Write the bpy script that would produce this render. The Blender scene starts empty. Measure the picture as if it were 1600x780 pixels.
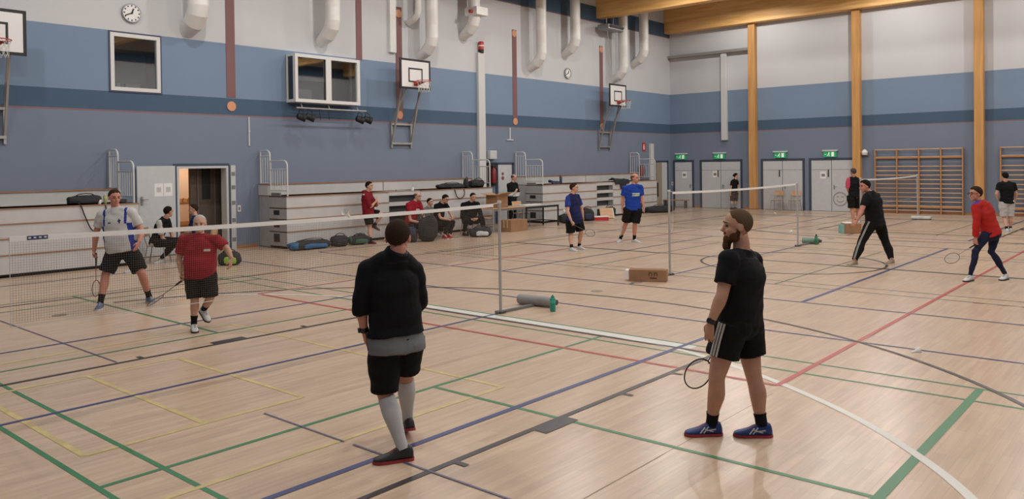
import bpy, bmesh, math, random
import numpy as np
from mathutils import Vector, Matrix
random.seed(7)
PI = math.pi
scn = bpy.context.scene
COL = scn.collection

# ------------------------------------------------------------------ camera
cam_d = bpy.data.cameras.new('camera'); cam = bpy.data.objects.new('camera', cam_d); COL.objects.link(cam)
scn.camera = cam
F_PX, PITCH, ROLL, YAW, CAM_H, CY = 1239.77, 0.0111, 0.0129, 0.7136, 2.0835, 271.73
fw = Vector((-math.sin(YAW)*math.cos(PITCH), math.cos(YAW)*math.cos(PITCH), -math.sin(PITCH)))
rt = Vector((math.cos(YAW), math.sin(YAW), 0)); up = rt.cross(fw)
r2 = rt*math.cos(ROLL) - up*math.sin(ROLL); u2 = rt*math.sin(ROLL) + up*math.cos(ROLL)
cam.matrix_world = Matrix(((r2.x, u2.x, -fw.x, 0), (r2.y, u2.y, -fw.y, 0), (r2.z, u2.z, -fw.z, CAM_H), (0, 0, 0, 1)))
cam_d.sensor_fit = 'HORIZONTAL'; cam_d.sensor_width = 36.0
cam_d.lens = F_PX/1600*36.0
cam_d.shift_y = -(390-CY)/1600            # the photograph is a crop with its optical axis above the middle
cam_d.clip_start = 0.05; cam_d.clip_end = 200

# ------------------------------------------------------------------ world, exposure
w = bpy.data.worlds.new('world'); scn.world = w; w.use_nodes = True
w.node_tree.nodes['Background'].inputs[0].default_value = (0.05, 0.055, 0.065, 1)
w.node_tree.nodes['Background'].inputs[1].default_value = 0.4
scn.view_settings.view_transform = 'Standard'
scn.view_settings.look = 'None'
scn.view_settings.gamma = 1.0
scn.view_settings.use_curve_mapping = False
scn.view_settings.exposure = -0.5
LAMP_W = 510.0                            # each hall lamp
LAMP_CONE = 176
LAMP_BLEND = 0.3

# ------------------------------------------------------------------ colour and materials
def lin(h):
    h = h.lstrip('#'); out = []
    for i in (0, 2, 4):
        c = int(h[i:i+2], 16)/255
        out.append(c/12.92 if c <= 0.04045 else ((c+0.055)/1.055)**2.4)
    return tuple(out)
M = {}
def mat(name, col, rough=0.6, metal=0.0, var=0.0, vscale=8.0, bump=0.0, bscale=60.0, stretch=(1, 1, 1), spec=0.5, emit=None, estr=0.0):
    if name in M: return M[name]
    if isinstance(col, str): col = lin(col)
    m = bpy.data.materials.new(name); m.use_nodes = True
    nt = m.node_tree; b = nt.nodes['Principled BSDF']
    b.inputs['Base Color'].default_value = (*col, 1); b.inputs['Roughness'].default_value = rough
    b.inputs['Metallic'].default_value = metal; b.inputs['Specular IOR Level'].default_value = spec
    if var or bump:
        tc = nt.nodes.new('ShaderNodeTexCoord'); mp = nt.nodes.new('ShaderNodeMapping')
        mp.inputs['Scale'].default_value = stretch
        nt.links.new(tc.outputs['Object'], mp.inputs['Vector'])
    if var:
        n = nt.nodes.new('ShaderNodeTexNoise'); n.inputs['Scale'].default_value = vscale; n.inputs['Detail'].default_value = 4
        nt.links.new(mp.outputs[0], n.inputs['Vector'])
        r = nt.nodes.new('ShaderNodeValToRGB')
        r.color_ramp.elements[0].position = 0.3; r.color_ramp.elements[1].position = 0.7
        r.color_ramp.elements[0].color = (*[c*(1-var) for c in col], 1); r.color_ramp.elements[1].color = (*[min(1, c*(1+var)) for c in col], 1)
        nt.links.new(n.outputs['Fac'], r.inputs[0]); nt.links.new(r.outputs[0], b.inputs['Base Color'])
    if bump:
        n2 = nt.nodes.new('ShaderNodeTexNoise'); n2.inputs['Scale'].default_value = bscale; n2.inputs['Detail'].default_value = 3
        nt.links.new(mp.outputs[0], n2.inputs['Vector'])
        bp = nt.nodes.new('ShaderNodeBump'); bp.inputs['Strength'].default_value = bump; bp.inputs['Distance'].default_value = 0.01
        nt.links.new(n2.outputs['Fac'], bp.inputs['Height']); nt.links.new(bp.outputs[0], b.inputs['Normal'])
    if emit:
        b.inputs['Emission Color'].default_value = (*(lin(emit) if isinstance(emit, str) else emit), 1); b.inputs['Emission Strength'].default_value = estr
    M[name] = m
    return m

def band_material(upper=True):
    m = bpy.data.materials.new('painted_wall_bands'); m.use_nodes = True
    nt = m.node_tree; b = nt.nodes['Principled BSDF']; b.inputs['Roughness'].default_value = 0.75; b.inputs['Specular IOR Level'].default_value = 0.25
    g = nt.nodes.new('ShaderNodeNewGeometry'); s = nt.nodes.new('ShaderNodeSeparateXYZ'); nt.links.new(g.outputs['Position'], s.inputs[0])
    d = nt.nodes.new('ShaderNodeMath'); d.operation = 'DIVIDE'; d.inputs[1].default_value = 10.0; nt.links.new(s.outputs['Z'], d.inputs[0])
    r = nt.nodes.new('ShaderNodeValToRGB'); cr = r.color_ramp; cr.interpolation = 'CONSTANT'
    stops = [(0, BLUE_LOW), (3.43, BAND_RED), (3.475, BLUE_DARK), (3.90, BLUE_MID), (5.28, WALL_WHITE), (7.93, BAND_RED), (7.99, BLUE_DARK), (8.60, WALL_WHITE)]
    if not upper: stops = stops[:5]
    cr.elements[0].position = 0; cr.elements[0].color = (*stops[0][1], 1)
    cr.elements.remove(cr.elements[1])
    for z, c in stops[1:]:
        e = cr.elements.new(z/10); e.color = (*c, 1)
    nt.links.new(d.outputs[0], r.inputs[0])
    n = nt.nodes.new('ShaderNodeTexNoise'); n.inputs['Scale'].default_value = 0.9; n.inputs['Detail'].default_value = 5
    nt.links.new(g.outputs['Position'], n.inputs['Vector'])
    mx = nt.nodes.new('ShaderNodeMixRGB'); mx.blend_type = 'MULTIPLY'; mx.inputs[0].default_value = 0.12
    nt.links.new(r.outputs[0], mx.inputs[1]); nt.links.new(n.outputs['Color'], mx.inputs[2])
    hs = nt.nodes.new('ShaderNodeRGBToBW'); nt.links.new(n.outputs['Color'], hs.inputs[0]); nt.links.new(hs.outputs[0], mx.inputs[2])
    nt.links.new(mx.outputs[0], b.inputs['Base Color'])
    n2 = nt.nodes.new('ShaderNodeTexNoise'); n2.inputs['Scale'].default_value = 40
    nt.links.new(g.outputs['Position'], n2.inputs['Vector'])
    bp = nt.nodes.new('ShaderNodeBump'); bp.inputs['Strength'].default_value = 0.08; bp.inputs['Distance'].default_value = 0.01
    nt.links.new(n2.outputs['Fac'], bp.inputs['Height']); nt.links.new(bp.outputs[0], b.inputs['Normal'])
    return m
BLUE_LOW = (0.185, 0.225, 0.300); BLUE_MID = (0.192, 0.268, 0.380); BLUE_DARK = (0.068, 0.115, 0.182)
WALL_WHITE = (0.565, 0.575, 0.595); BAND_RED = (0.24, 0.15, 0.16)

def floor_material():
    m = bpy.data.materials.new('maple_parquet'); m.use_nodes = True
    nt = m.node_tree; b = nt.nodes['Principled BSDF']
    g = nt.nodes.new('ShaderNodeNewGeometry'); mp = nt.nodes.new('ShaderNodeMapping'); mp.inputs['Rotation'].default_value = (0, 0, PI/2)
    nt.links.new(g.outputs['Position'], mp.inputs['Vector'])
    br = nt.nodes.new('ShaderNodeTexBrick'); br.inputs['Scale'].default_value = 1.0
    br.inputs['Brick Width'].default_value = 0.62; br.inputs['Row Height'].default_value = 0.075; br.inputs['Mortar Size'].default_value = 0.0012
    br.inputs['Mortar Smooth'].default_value = 0.3; br.inputs['Bias'].default_value = 0.0
    br.offset = 0.37; br.offset_frequency = 2
    br.inputs['Color1'].default_value = (0.60, 0.455, 0.335, 1); br.inputs['Color2'].default_value = (0.535, 0.395, 0.285, 1); br.inputs['Mortar'].default_value = (0.42, 0.30, 0.21, 1)
    nt.links.new(mp.outputs[0], br.inputs['Vector'])
    mp2 = nt.nodes.new('ShaderNodeMapping'); mp2.inputs['Scale'].default_value = (14, 0.9, 1); nt.links.new(g.outputs['Position'], mp2.inputs['Vector'])
    n = nt.nodes.new('ShaderNodeTexNoise'); n.inputs['Scale'].default_value = 1.6; n.inputs['Detail'].default_value = 6; nt.links.new(mp2.outputs[0], n.inputs['Vector'])
    rp = nt.nodes.new('ShaderNodeValToRGB'); rp.color_ramp.elements[0].position = 0.32; rp.color_ramp.elements[1].position = 0.68
    rp.color_ramp.elements[0].color = (0.86, 0.84, 0.82, 1); rp.color_ramp.elements[1].color = (1.06, 1.05, 1.04, 1)
    nt.links.new(n.outputs['Fac'], rp.inputs[0])
    mx = nt.nodes.new('ShaderNodeMixRGB'); mx.blend_type = 'MULTIPLY'; mx.inputs[0].default_value = 0.9
    nt.links.new(br.outputs['Color'], mx.inputs[1]); nt.links.new(rp.outputs[0], mx.inputs[2]); nt.links.new(mx.outputs[0], b.inputs['Base Color'])
    b.inputs['Roughness'].default_value = 0.28; b.inputs['Specular IOR Level'].default_value = 0.42
    return m

def wood_material(name, c1, c2, axis=0, scale=1.0, rough=0.5):
    m = bpy.data.materials.new(name); m.use_nodes = True
    nt = m.node_tree; b = nt.nodes['Principled BSDF']; b.inputs['Roughness'].default_value = rough; b.inputs['Specular IOR Level'].default_value = 0.3
    tc = nt.nodes.new('ShaderNodeTexCoord'); mp = nt.nodes.new('ShaderNodeMapping')
    sc = [9*scale]*3; sc[axis] = 0.7*scale; mp.inputs['Scale'].default_value = sc
    nt.links.new(tc.outputs['Object'], mp.inputs['Vector'])
    n = nt.nodes.new('ShaderNodeTexNoise'); n.inputs['Scale'].default_value = 1.5; n.inputs['Detail'].default_value = 7; n.inputs['Distortion'].default_value = 0.6
    nt.links.new(mp.outputs[0], n.inputs['Vector'])
    r = nt.nodes.new('ShaderNodeValToRGB'); r.color_ramp.elements[0].position = 0.32; r.color_ramp.elements[1].position = 0.7
    r.color_ramp.elements[0].color = (*c1, 1); r.color_ramp.elements[1].color = (*c2, 1)
    nt.links.new(n.outputs['Fac'], r.inputs[0]); nt.links.new(r.outputs[0], b.inputs['Base Color'])
    M[name] = m
    return m

def glass_material(name, tint=(0.9, 0.93, 0.95), gloss=0.12):
    m = bpy.data.materials.new(name); m.use_nodes = True
    nt = m.node_tree; nt.nodes.remove(nt.nodes['Principled BSDF'])
    o = nt.nodes['Material Output']; t = nt.nodes.new('ShaderNodeBsdfTransparent'); t.inputs[0].default_value = (*tint, 1)
    g = nt.nodes.new('ShaderNodeBsdfGlossy'); g.inputs['Roughness'].default_value = 0.02
    fr = nt.nodes.new('ShaderNodeFresnel'); fr.inputs[0].default_value = 1.5
    ad = nt.nodes.new('ShaderNodeMath'); ad.operation = 'ADD'; ad.use_clamp = True; ad.inputs[1].default_value = gloss; nt.links.new(fr.outputs[0], ad.inputs[0])
    mx = nt.nodes.new('ShaderNodeMixShader'); nt.links.new(ad.outputs[0], mx.inputs[0]); nt.links.new(t.outputs[0], mx.inputs[1]); nt.links.new(g.outputs[0], mx.inputs[2])
    nt.links.new(mx.outputs[0], o.inputs[0]); M[name] = m
    return m

M['wall'] = band_material(); M['wall_end'] = band_material(False); M['floor'] = floor_material(); glass_material('glass')
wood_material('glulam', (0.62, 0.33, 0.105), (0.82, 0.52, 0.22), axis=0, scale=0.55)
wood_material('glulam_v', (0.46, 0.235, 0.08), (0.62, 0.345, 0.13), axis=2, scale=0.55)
wood_material('pine', (0.34, 0.17, 0.075), (0.50, 0.28, 0.13), axis=0, scale=2)
wood_material('birch', (0.50, 0.30, 0.17), (0.62, 0.40, 0.24), axis=0, scale=2)
wood_material('edge_wood', (0.26, 0.13, 0.075), (0.38, 0.20, 0.115), axis=1, scale=2)
mat('white_paint', (0.62, 0.62, 0.61), 0.45); mat('white_tape', (0.78, 0.77, 0.75), 0.7, bump=0.2, bscale=200)
mat('duct_white', (0.70, 0.69, 0.665), 0.42, var=0.06, vscale=3); mat('grey_panel', (0.50, 0.495, 0.485), 0.55, var=0.05, vscale=2.5)
mat('grey_door', (0.50, 0.515, 0.53), 0.5, var=0.03); mat('frame_blue', (0.040, 0.055, 0.085), 0.5); mat('grey_metal', (0.30, 0.30, 0.31), 0.4, 0.6)
mat('galvanised', (0.36, 0.35, 0.34), 0.45, 0.55); mat('rail_white', (0.56, 0.57, 0.57), 0.35); mat('black', (0.012, 0.012, 0.013), 0.6)
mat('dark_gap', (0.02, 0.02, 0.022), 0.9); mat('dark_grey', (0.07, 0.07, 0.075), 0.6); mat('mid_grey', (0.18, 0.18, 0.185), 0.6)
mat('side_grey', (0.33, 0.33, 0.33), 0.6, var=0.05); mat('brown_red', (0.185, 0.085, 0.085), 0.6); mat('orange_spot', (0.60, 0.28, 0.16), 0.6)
mat('baseboard', (0.36, 0.17, 0.08), 0.5, var=0.15, stretch=(1, 1, 10)); mat('paper', (0.75, 0.75, 0.74), 0.8); mat('rim_red', (0.42, 0.035, 0.02), 0.45)
mat('cardboard', (0.30, 0.165, 0.085), 0.85, var=0.10, vscale=5); mat('cardboard_light', (0.42, 0.26, 0.15), 0.85, var=0.08)
mat('tape_clear', (0.48, 0.36, 0.24), 0.35); mat('print_dark', (0.06, 0.035, 0.025), 0.8)
mat('exit_green', (0.01, 0.30, 0.12), 0.5, emit=(0.01, 0.42, 0.14), estr=0.3); mat('exit_white', (0.8, 0.85, 0.8), 0.5, emit=(0.6, 0.8, 0.65), estr=0.35)
mat('red_plastic', (0.45, 0.02, 0.025), 0.4); mat('beige_wall', (0.62, 0.46, 0.34), 0.8); mat('brown_dark', (0.10, 0.075, 0.055), 0.7, var=0.1)
mat('ceiling_grey', (0.50, 0.50, 0.50), 0.8); mat('room_dark', (0.055, 0.055, 0.055), 0.9); mat('green_plastic', (0.015, 0.22, 0.14), 0.35)
mat('green_dark', (0.03, 0.18, 0.09), 0.4); mat('cord', (0.15, 0.115, 0.09), 0.8); mat('label_blue', (0.035, 0.05, 0.14), 0.6)
mat('bag_black', (0.016, 0.016, 0.018), 0.75, bump=0.3, bscale=30); mat('bag_blue', (0.02, 0.11, 0.24), 0.6, bump=0.2, bscale=30); mat('bag_navy', (0.02, 0.025, 0.06), 0.7, bump=0.3, bscale=30)
mat('bag_green', (0.03, 0.10, 0.06), 0.7); mat('lime', (0.25, 0.45, 0.05), 0.6); mat('shuttle', (0.85, 0.85, 0.83), 0.6); mat('lamp_glow', (0.9, 0.9, 0.85), 0.5, emit=(1, 0.96, 0.9), estr=4.0)

# ------------------------------------------------------------------ mesh builder
def V(*a): return Vector(a)
class MB:
    def __init__(s): s.v = []; s.f = []; s.m = []
    def add(s, vs, fs, mi=0):
        o = len(s.v); s.v += [tuple(p) for p in vs]; s.f += [tuple(i+o for i in f) for f in fs]; s.m += [mi]*len(fs); return s
    def box(s, x0, x1, y0, y1, z0, z1, mi=0):
        vs = [(x0, y0, z0), (x1, y0, z0), (x1, y1, z0), (x0, y1, z0), (x0, y0, z1), (x1, y0, z1), (x1, y1, z1), (x0, y1, z1)]
        return s.add(vs, [(0, 3, 2, 1), (4, 5, 6, 7), (0, 1, 5, 4), (1, 2, 6, 5), (2, 3, 7, 6), (3, 0, 4, 7)], mi)
    def cbox(s, c, sz, mi=0, rot=None):
        hx, hy, hz = sz[0]/2, sz[1]/2, sz[2]/2
        vs = [V(x, y, z) for z in (-hz, hz) for x, y in ((-hx, -hy), (hx, -hy), (hx, hy), (-hx, hy))]
        if rot is not None: vs = [rot @ p for p in vs]
        vs = [p+Vector(c) for p in vs]
        return s.add(vs, [(0, 3, 2, 1), (4, 5, 6, 7), (0, 1, 5, 4), (1, 2, 6, 5), (2, 3, 7, 6), (3, 0, 4, 7)], mi)
    def rbox(s, c, sz, bev=0.02, seg=3, mi=0, rot=None, jit=0.0):
        bm = bmesh.new(); bmesh.ops.create_cube(bm, size=1.0)
        for p in bm.verts: p.co = V(p.co.x*sz[0], p.co.y*sz[1], p.co.z*sz[2])
        bmesh.ops.bevel(bm, geom=bm.edges[:], offset=bev, segments=seg, affect='EDGES', profile=0.5)
        bm.verts.index_update(); vs = []
        for p in bm.verts:
            q = p.co.copy()
            if jit: q += V(math.sin(q.y*23+q.z*17), math.sin(q.x*19+q.z*13+1), math.sin(q.x*29+q.y*11+2))*jit
            if rot is not None: q = rot @ q
            vs.append(q+Vector(c))
        fs = [[x.index for x in f.verts] for f in bm.faces]; bm.free()
        return s.add(vs, fs, mi)
    def bar(s, a, b, wd, ht, mi=0, upv=(0, 0, 1)):
        a = Vector(a); b = Vector(b); d = (b-a); L = d.length; d.normalize(); u = Vector(upv)
        x = d.cross(u)
        if x.length < 1e-4: x = d.cross(V(1, 0, 0))
        x.normalize(); z = x.cross(d)
        vs = [p + x*sx*wd/2 + z*sz*ht/2 for p in (a, b) for sx, sz in ((-1, -1), (1, -1), (1, 1), (-1, 1))]
        return s.add(vs, [(0, 1, 2, 3), (7, 6, 5, 4), (0, 4, 5, 1), (1, 5, 6, 2), (2, 6, 7, 3), (3, 7, 4, 0)], mi)
    def loft(s, rings, mi=0, cap=True, close=False):
        n = len(rings[0]); o = len(s.v); fs = []
        for i in range(len(rings)-1):
            for j in range(n):
                k = (j+1) % n
                fs.append((i*n+j, i*n+k, (i+1)*n+k, (i+1)*n+j))
        if close:
            i = len(rings)-1
            for j in range(n):
                k = (j+1) % n; fs.append((i*n+j, i*n+k, k, j))
        elif cap:
            fs.append(tuple(range(n-1, -1, -1))); fs.append(tuple((len(rings)-1)*n+j for j in range(n)))
        return s.add([p for r in rings for p in r], fs, mi)
    def tube(s, pts, r, n=8, mi=0, close=False, cap=True):
        pts = [Vector(p) for p in pts]; N = len(pts)
        if not hasattr(r, '__len__'): r = [r]*N
        rings = []; prev = None
        for i in range(N):
            if close: t = pts[(i+1) % N]-pts[i-1]
            else: t = pts[min(i+1, N-1)]-pts[max(i-1, 0)]
            if t.length < 1e-9: t = V(0, 0, 1)
            t.normalize()
            if prev is None:
                x = t.cross(V(0, 0, 1))
                if x.length < 0.05: x = t.cross(V(1, 0, 0))
            else: x = prev - t*prev.dot(t)
            x.normalize(); prev = x; y = t.cross(x)
            rings.append([pts[i]+(x*math.cos(a)+y*math.sin(a))*r[i] for a in (2*PI*k/n for k in range(n))])
        return s.loft(rings, mi, cap, close)
    def cyl(s, a, b, r0, r1=None, n=12, mi=0): return s.tube([a, b], [r0, r0 if r1 is None else r1], n, mi)
    def ell(s, c, r, R=None, nu=14, nv=9, mi=0):
        c = Vector(c); vs = []; fs = []
        for i in range(1, nv):
            th = PI*i/nv
            for j in range(nu):
                a = 2*PI*j/nu; p = V(r[0]*math.sin(th)*math.cos(a), r[1]*math.sin(th)*math.sin(a), r[2]*math.cos(th))
                vs.append(c+(R @ p if R is not None else p))
        top = V(0, 0, r[2]); bot = V(0, 0, -r[2])
        vs += [c+(R @ top if R is not None else top), c+(R @ bot if R is not None else bot)]
        T, Bt = len(vs)-2, len(vs)-1
        for j in range(nu):
            k = (j+1) % nu; fs.append((T, j, k)); fs.append((Bt, (nv-2)*nu+k, (nv-2)*nu+j))
            for i in range(nv-2): fs.append((i*nu+j, (i+1)*nu+j, (i+1)*nu+k, i*nu+k))
        return s.add(vs, fs, mi)
    def lathe(s, prof, c=(0, 0, 0), n=20, mi=0):
        rings = [[V(c[0]+r*math.cos(2*PI*k/n), c[1]+r*math.sin(2*PI*k/n), c[2]+z) for k in range(n)] for r, z in prof]
        return s.loft(rings, mi)
    def mesh(s, name='m'):
        me = bpy.data.meshes.new(name); me.from_pydata(s.v, [], s.f); me.polygons.foreach_set('material_index', s.m); me.update(); return me
    def build(s, name, mats, parent=None, smooth=False, loc=None):
        me = s.mesh(name)
        bm = bmesh.new(); bm.from_mesh(me); bmesh.ops.recalc_face_normals(bm, faces=bm.faces[:]); bm.to_mesh(me); bm.free()
        return link(name, me, mats, parent, smooth, loc)
def link(name, me, mats, parent=None, smooth=False, loc=None):
    if not isinstance(mats, (list, tuple)): mats = [mats]
    if not me.materials:
        for m in mats: me.materials.append(M[m] if isinstance(m, str) else m)
    if smooth:
        me.polygons.foreach_set('use_smooth', [True]*len(me.polygons))
        if smooth != 'all':
            try: me.set_sharp_from_angle(angle=math.radians(45))
            except Exception: pass
    o = bpy.data.objects.new(name, me); COL.objects.link(o)
    if parent is not None: o.parent = parent
    if loc is not None: o.location = loc
    return o
def thing(name, label, cat, loc=(0, 0, 0), rz=0.0, group=None, kind=None):
    o = bpy.data.objects.new(name, None); COL.objects.link(o); o.empty_display_size = 0.2
    o.location = loc; o.rotation_euler = (0, 0, rz)
    return tag(o, label, cat, group, kind)
def tag(o, label=None, cat=None, group=None, kind=None):
    if label: o['label'] = label
    if cat: o['category'] = cat
    if group: o['group'] = group
    if kind: o['kind'] = kind
    return o
def struct(o, label=None): o['kind'] = 'structure'; 
def Rz(a): return Matrix.Rotation(a, 3, 'Z')
def copy_part(o, parent, loc=None, rot=None):
    c = o.copy(); COL.objects.link(c); c.parent = parent
    if loc is not None: c.location = loc
    if rot is not None: c.rotation_euler = rot
    return c

# ------------------------------------------------------------------ room shell
XW, YF, XR, YN, ZC = -18.95, 33.40, 6.2, -1.3, 9.45     # left wall, far wall, right wall, near wall, ceiling
TH = 0.25
def holes_wall(mb, u0, u1, z0, z1, holes, put):
    us = sorted({u0, u1, *[h[0] for h in holes], *[h[1] for h in holes]}); zs = sorted({z0, z1, *[h[2] for h in holes], *[h[3] for h in holes]})
    for a, b in zip(us, us[1:]):
        run = None
        for c, d in zip(zs, zs[1:]):
            solid = not any(h[0] <= (a+b)/2 <= h[1] and h[2] <= (c+d)/2 <= h[3] for h in holes)
            if solid: put(a, b, c, d)
mb = MB(); mb.box(XW-2.8, XR+0.3, YN-0.3, YF+0.3, -0.2, 0.0); floor = mb.build('floor', 'floor'); tag(floor, 'pale wooden sports hall floor with coloured court lines', kind='structure')
mb = MB(); mb.box(XW-0.3, XR+0.3, YN-0.3, YF+0.3, ZC, ZC+0.2); tag(mb.build('ceiling', 'ceiling_grey'), 'grey sports hall ceiling above the beams', kind='structure')
mb = MB(); holes_wall(mb, YN-0.3, YF+TH, 0.0, ZC, [(9.32, 10.69, 0.0, 2.16), (7.82, 8.94, 3.95, 5.25), (12.45, 14.75, 4.0, 5.2)], lambda a, b, c, d: mb.box(XW-TH, XW, a, b, c, d))
wall_left = tag(mb.build('wall_left', M['wall']), 'long hall wall painted white above blue bands', kind='structure')
mb = MB(); mb.box(XW, XR+TH, YF, YF+TH, 0, ZC); tag(mb.build('wall_far', M['wall_end']), 'end wall with blue bands behind timber columns', kind='structure')
mb = MB(); mb.box(XR, XR+TH, YN-0.3, YF, 0, ZC); tag(mb.build('wall_right', M['wall']), 'hall wall opposite the bleachers', kind='structure')
mb = MB(); mb.box(XW, XR, YN-TH, YN, 0, ZC); tag(mb.build('wall_near', M['wall']), 'hall wall behind the viewer', kind='structure')
mb = MB(); mb.box(XW, XW+0.02, 10.84, 11.5, 0, 0.09); mb.box(XW, XW+0.02, 19.45, 20.9, 0, 0.09); mb.box(XW, XW+0.02, 30.0, 32.1, 0, 0.09)
tag(mb.build('baseboard_left', 'baseboard'), 'reddish brown baseboard along the left wall', kind='structure')
mb = MB()
for a, b in ((-17.7, -17.45), (-15.3, -14.55), (-10.4, XR)): mb.box(a, b, YF-0.02, YF, 0, 0.09)
tag(mb.build('baseboard_far', 'baseboard'), 'reddish brown baseboard along the end wall', kind='structure')
# roof beams of glued timber, and the columns on the end wall
BEAM_Y = [33.12-5.55*k for k in range(6)]
for k, y in enumerate(BEAM_Y):
    mb = MB(); mb.rbox(((XW+XR)/2, y, (8.14+9.45)/2), (XR-XW, 0.42, 9.45-8.14), 0.012, 1)
    tag(mb.build('trim_%d' % (k+1), 'glulam'), 'glued timber roof beam resting on the end wall columns' if k == 0 else 'glued timber roof beam spanning the hall, number %d from the end wall' % (k+1), kind='structure')
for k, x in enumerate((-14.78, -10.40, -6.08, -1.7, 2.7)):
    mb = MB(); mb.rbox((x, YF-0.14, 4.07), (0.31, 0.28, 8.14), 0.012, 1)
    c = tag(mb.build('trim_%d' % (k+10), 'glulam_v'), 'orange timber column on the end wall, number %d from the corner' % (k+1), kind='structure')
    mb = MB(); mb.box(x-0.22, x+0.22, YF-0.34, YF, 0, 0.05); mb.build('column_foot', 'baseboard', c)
# painted red-brown strips with round spots on the long wall
for k, (y, z0, z1, wd, spots) in enumerate(((10.81, 3.93, 8.0, 0.25, (3.70,)), (14.98, 5.28, 8.0, 0.22, ()), (16.54, 3.55, 7.08, 0.26, (6.88, 3.70)), (22.1, 3.55, 7.04, 0.24, (6.9, 3.68)), (27.68, 3.55, 7.03, 0.24, (6.88, 3.66)), (5.25, 3.55, 7.05, 0.25, (3.7,)))):
    mb = MB(); mb.box(XW, XW+0.012, y-wd/2, y+wd/2, z0, z1)
    s = tag(mb.build('trim_%d' % (k+20), 'brown_red'), 'red-brown painted strip running up the left wall', kind='structure')
    for z in spots:
        mb = MB(); mb.cyl((XW+0.005, y, z), (XW+0.022, y, z), 0.125, n=24); mb.build('round_spot', 'orange_spot', s)

# ------------------------------------------------------------------ court lines on the floor
mat('line_green', (0.030, 0.185, 0.075), 0.4); mat('line_blue', (0.035, 0.05, 0.17), 0.4); mat('line_black', (0.035, 0.030, 0.032), 0.4); mat('line_red', (0.42, 0.055, 0.045), 0.4)
mat('line_white', (0.66, 0.64, 0.60), 0.4); mat('line_yellow', (0.54, 0.43, 0.19), 0.45, var=0.15); mat('line_darkred', (0.22, 0.07, 0.06), 0.4)
mat('line_far', (0.085, 0.125, 0.075), 0.4); mat('line_faint', (0.10, 0.10, 0.20), 0.4); mat('line_joint', (0.30, 0.22, 0.16), 0.5)
LAY = {'line_far': 0.0014, 'line_faint': 0.0035, 'line_joint': 0.0004, 'line_yellow': 0.0006, 'line_white': 0.001, 'line_green': 0.0014, 'line_red': 0.0018, 'line_blue': 0.0022, 'line_black': 0.0026, 'line_darkred': 0.003}
LINE_N = [0]
def fline(name, pts, wd, m):
    LINE_N[0] += 1; z = LAY[m]*1.4+LINE_N[0]*1.2e-5; mb = MB(); pts = [V(p[0], p[1], 0) for p in pts]; L = []; R = []
    for i, p in enumerate(pts):
        t = (pts[min(i+1, len(pts)-1)]-pts[max(i-1, 0)]).normalized(); nrm = V(-t.y, t.x, 0)
        L.append(p+nrm*wd/2+V(0, 0, z)); R.append(p-nrm*wd/2+V(0, 0, z))
    n = len(pts); mb.add(L+R, [(i, n+i, n+i+1, i+1) for i in range(n-1)])
    return mb.build(name, m, floor)
def arc(cx, cy, r, a0, a1, n=48): return [(cx+r*math.cos(math.radians(a0+(a1-a0)*i/n)), cy+r*math.sin(math.radians(a0+(a1-a0)*i/n))) for i in range(n+1)]
NETX = -7.44
for y0 in (2.12, 13.07, 24.02):                      # three badminton courts side by side
    ys = (y0, y0+0.44, y0+6.05-0.44, y0+6.05)
    gm, gw = ('line_green', 1.0) if y0 < 5 else ('line_far', 0.8)
    for y in ys: fline('badminton_line', [(NETX-6.7, y), (NETX+6.7, y)], 0.04*gw, gm)
    for x in (NETX-6.7, NETX-5.94, NETX-1.98, NETX+1.98, NETX+5.94, NETX+6.7): fline('badminton_line', [(x, y0), (x, y0+6.05)], (0.07 if x == NETX+5.94 else 0.045)*gw, gm)
    for s in (-1, 1): fline('badminton_line', [(NETX+s*1.98, y0+3.02), (NETX+s*6.7, y0+3.02)], 0.045*gw, gm)
for y0 in (0.45, 11.63, 22.8):                       # cross volleyball courts
    for y in (y0, y0+9.0): fline('volleyball_line', [(-16.4, y), (1.6, y)], 0.045, 'line_blue')
    for x in (-16.4, -10.37, NETX, -4.44, 1.6): fline('volleyball_line', [(x, y0), (x, y0+9.0)], 0.05 if x < -7 else 0.06, 'line_blue')
for a, b in (((-11.8, 7.16), (-2.97, 7.16)), ((-2.97, 7.16), (-2.97, 25.16)), ((-11.8, 7.16), (-11.8, 25.16)), ((-11.8, 25.16), (-2.97, 25.16))): fline('long_court_line', [a, b], 0.055, 'line_red')
BX, BY0, BY1 = -6.39, 2.1, 30.2                      # basketball court along the hall
for a, b in (((BX-7.5, BY0), (BX-7.5, BY1)), ((BX+7.5, BY0), (BX+7.5, BY1)), ((BX-7.5, 16.15), (BX+7.5, 16.15)), ((BX-7.5, BY1), (BX+7.5, BY1))): fline('basketball_line', [a, b], 0.05, 'line_black')
fline('basketball_line', arc(BX, 16.15, 1.8, 0, 360, 64), 0.05, 'line_black')
for yb, sg in ((BY0, 1), (BY1, -1)):
    for sx in (-1, 1):
        x = BX+sx*2.42
        fline('basketball_line', [(x, yb), (x, yb+sg*5.83)], 0.055, 'line_black')
        fline('basketball_line', [(x+sx*0.07, yb+sg*2.68), (x+sx*0.07, yb+sg*3.1)], 0.16, 'line_black')
        for d in (1.82, 3.95, 4.85): fline('basketball_line', [(x, yb+sg*d), (x+sx*0.13, yb+sg*d)], 0.05, 'line_black')
    fline('basketball_line', [(BX-2.42, yb+sg*5.83), (BX+2.42, yb+sg*5.83)], 0.05, 'line_black')
    hy = yb+sg*1.575
    fline('basketball_line', arc(BX, hy, 6.72, sg*14, sg*166, 64), 0.05, 'line_black')
WP = [(-13.2, 5.6), (-12.4, 6.6), (-11.18, 7.49), (-10.24, 7.87), (-8.79, 8.05), (-5.92, 8.05), (-4.6, 7.92), (-3.7, 7.62), (-2.96, 7.24), (-2.16, 6.69), (-1.52, 6.08), (-1.06, 5.49), (-0.7, 4.8)]
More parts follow.
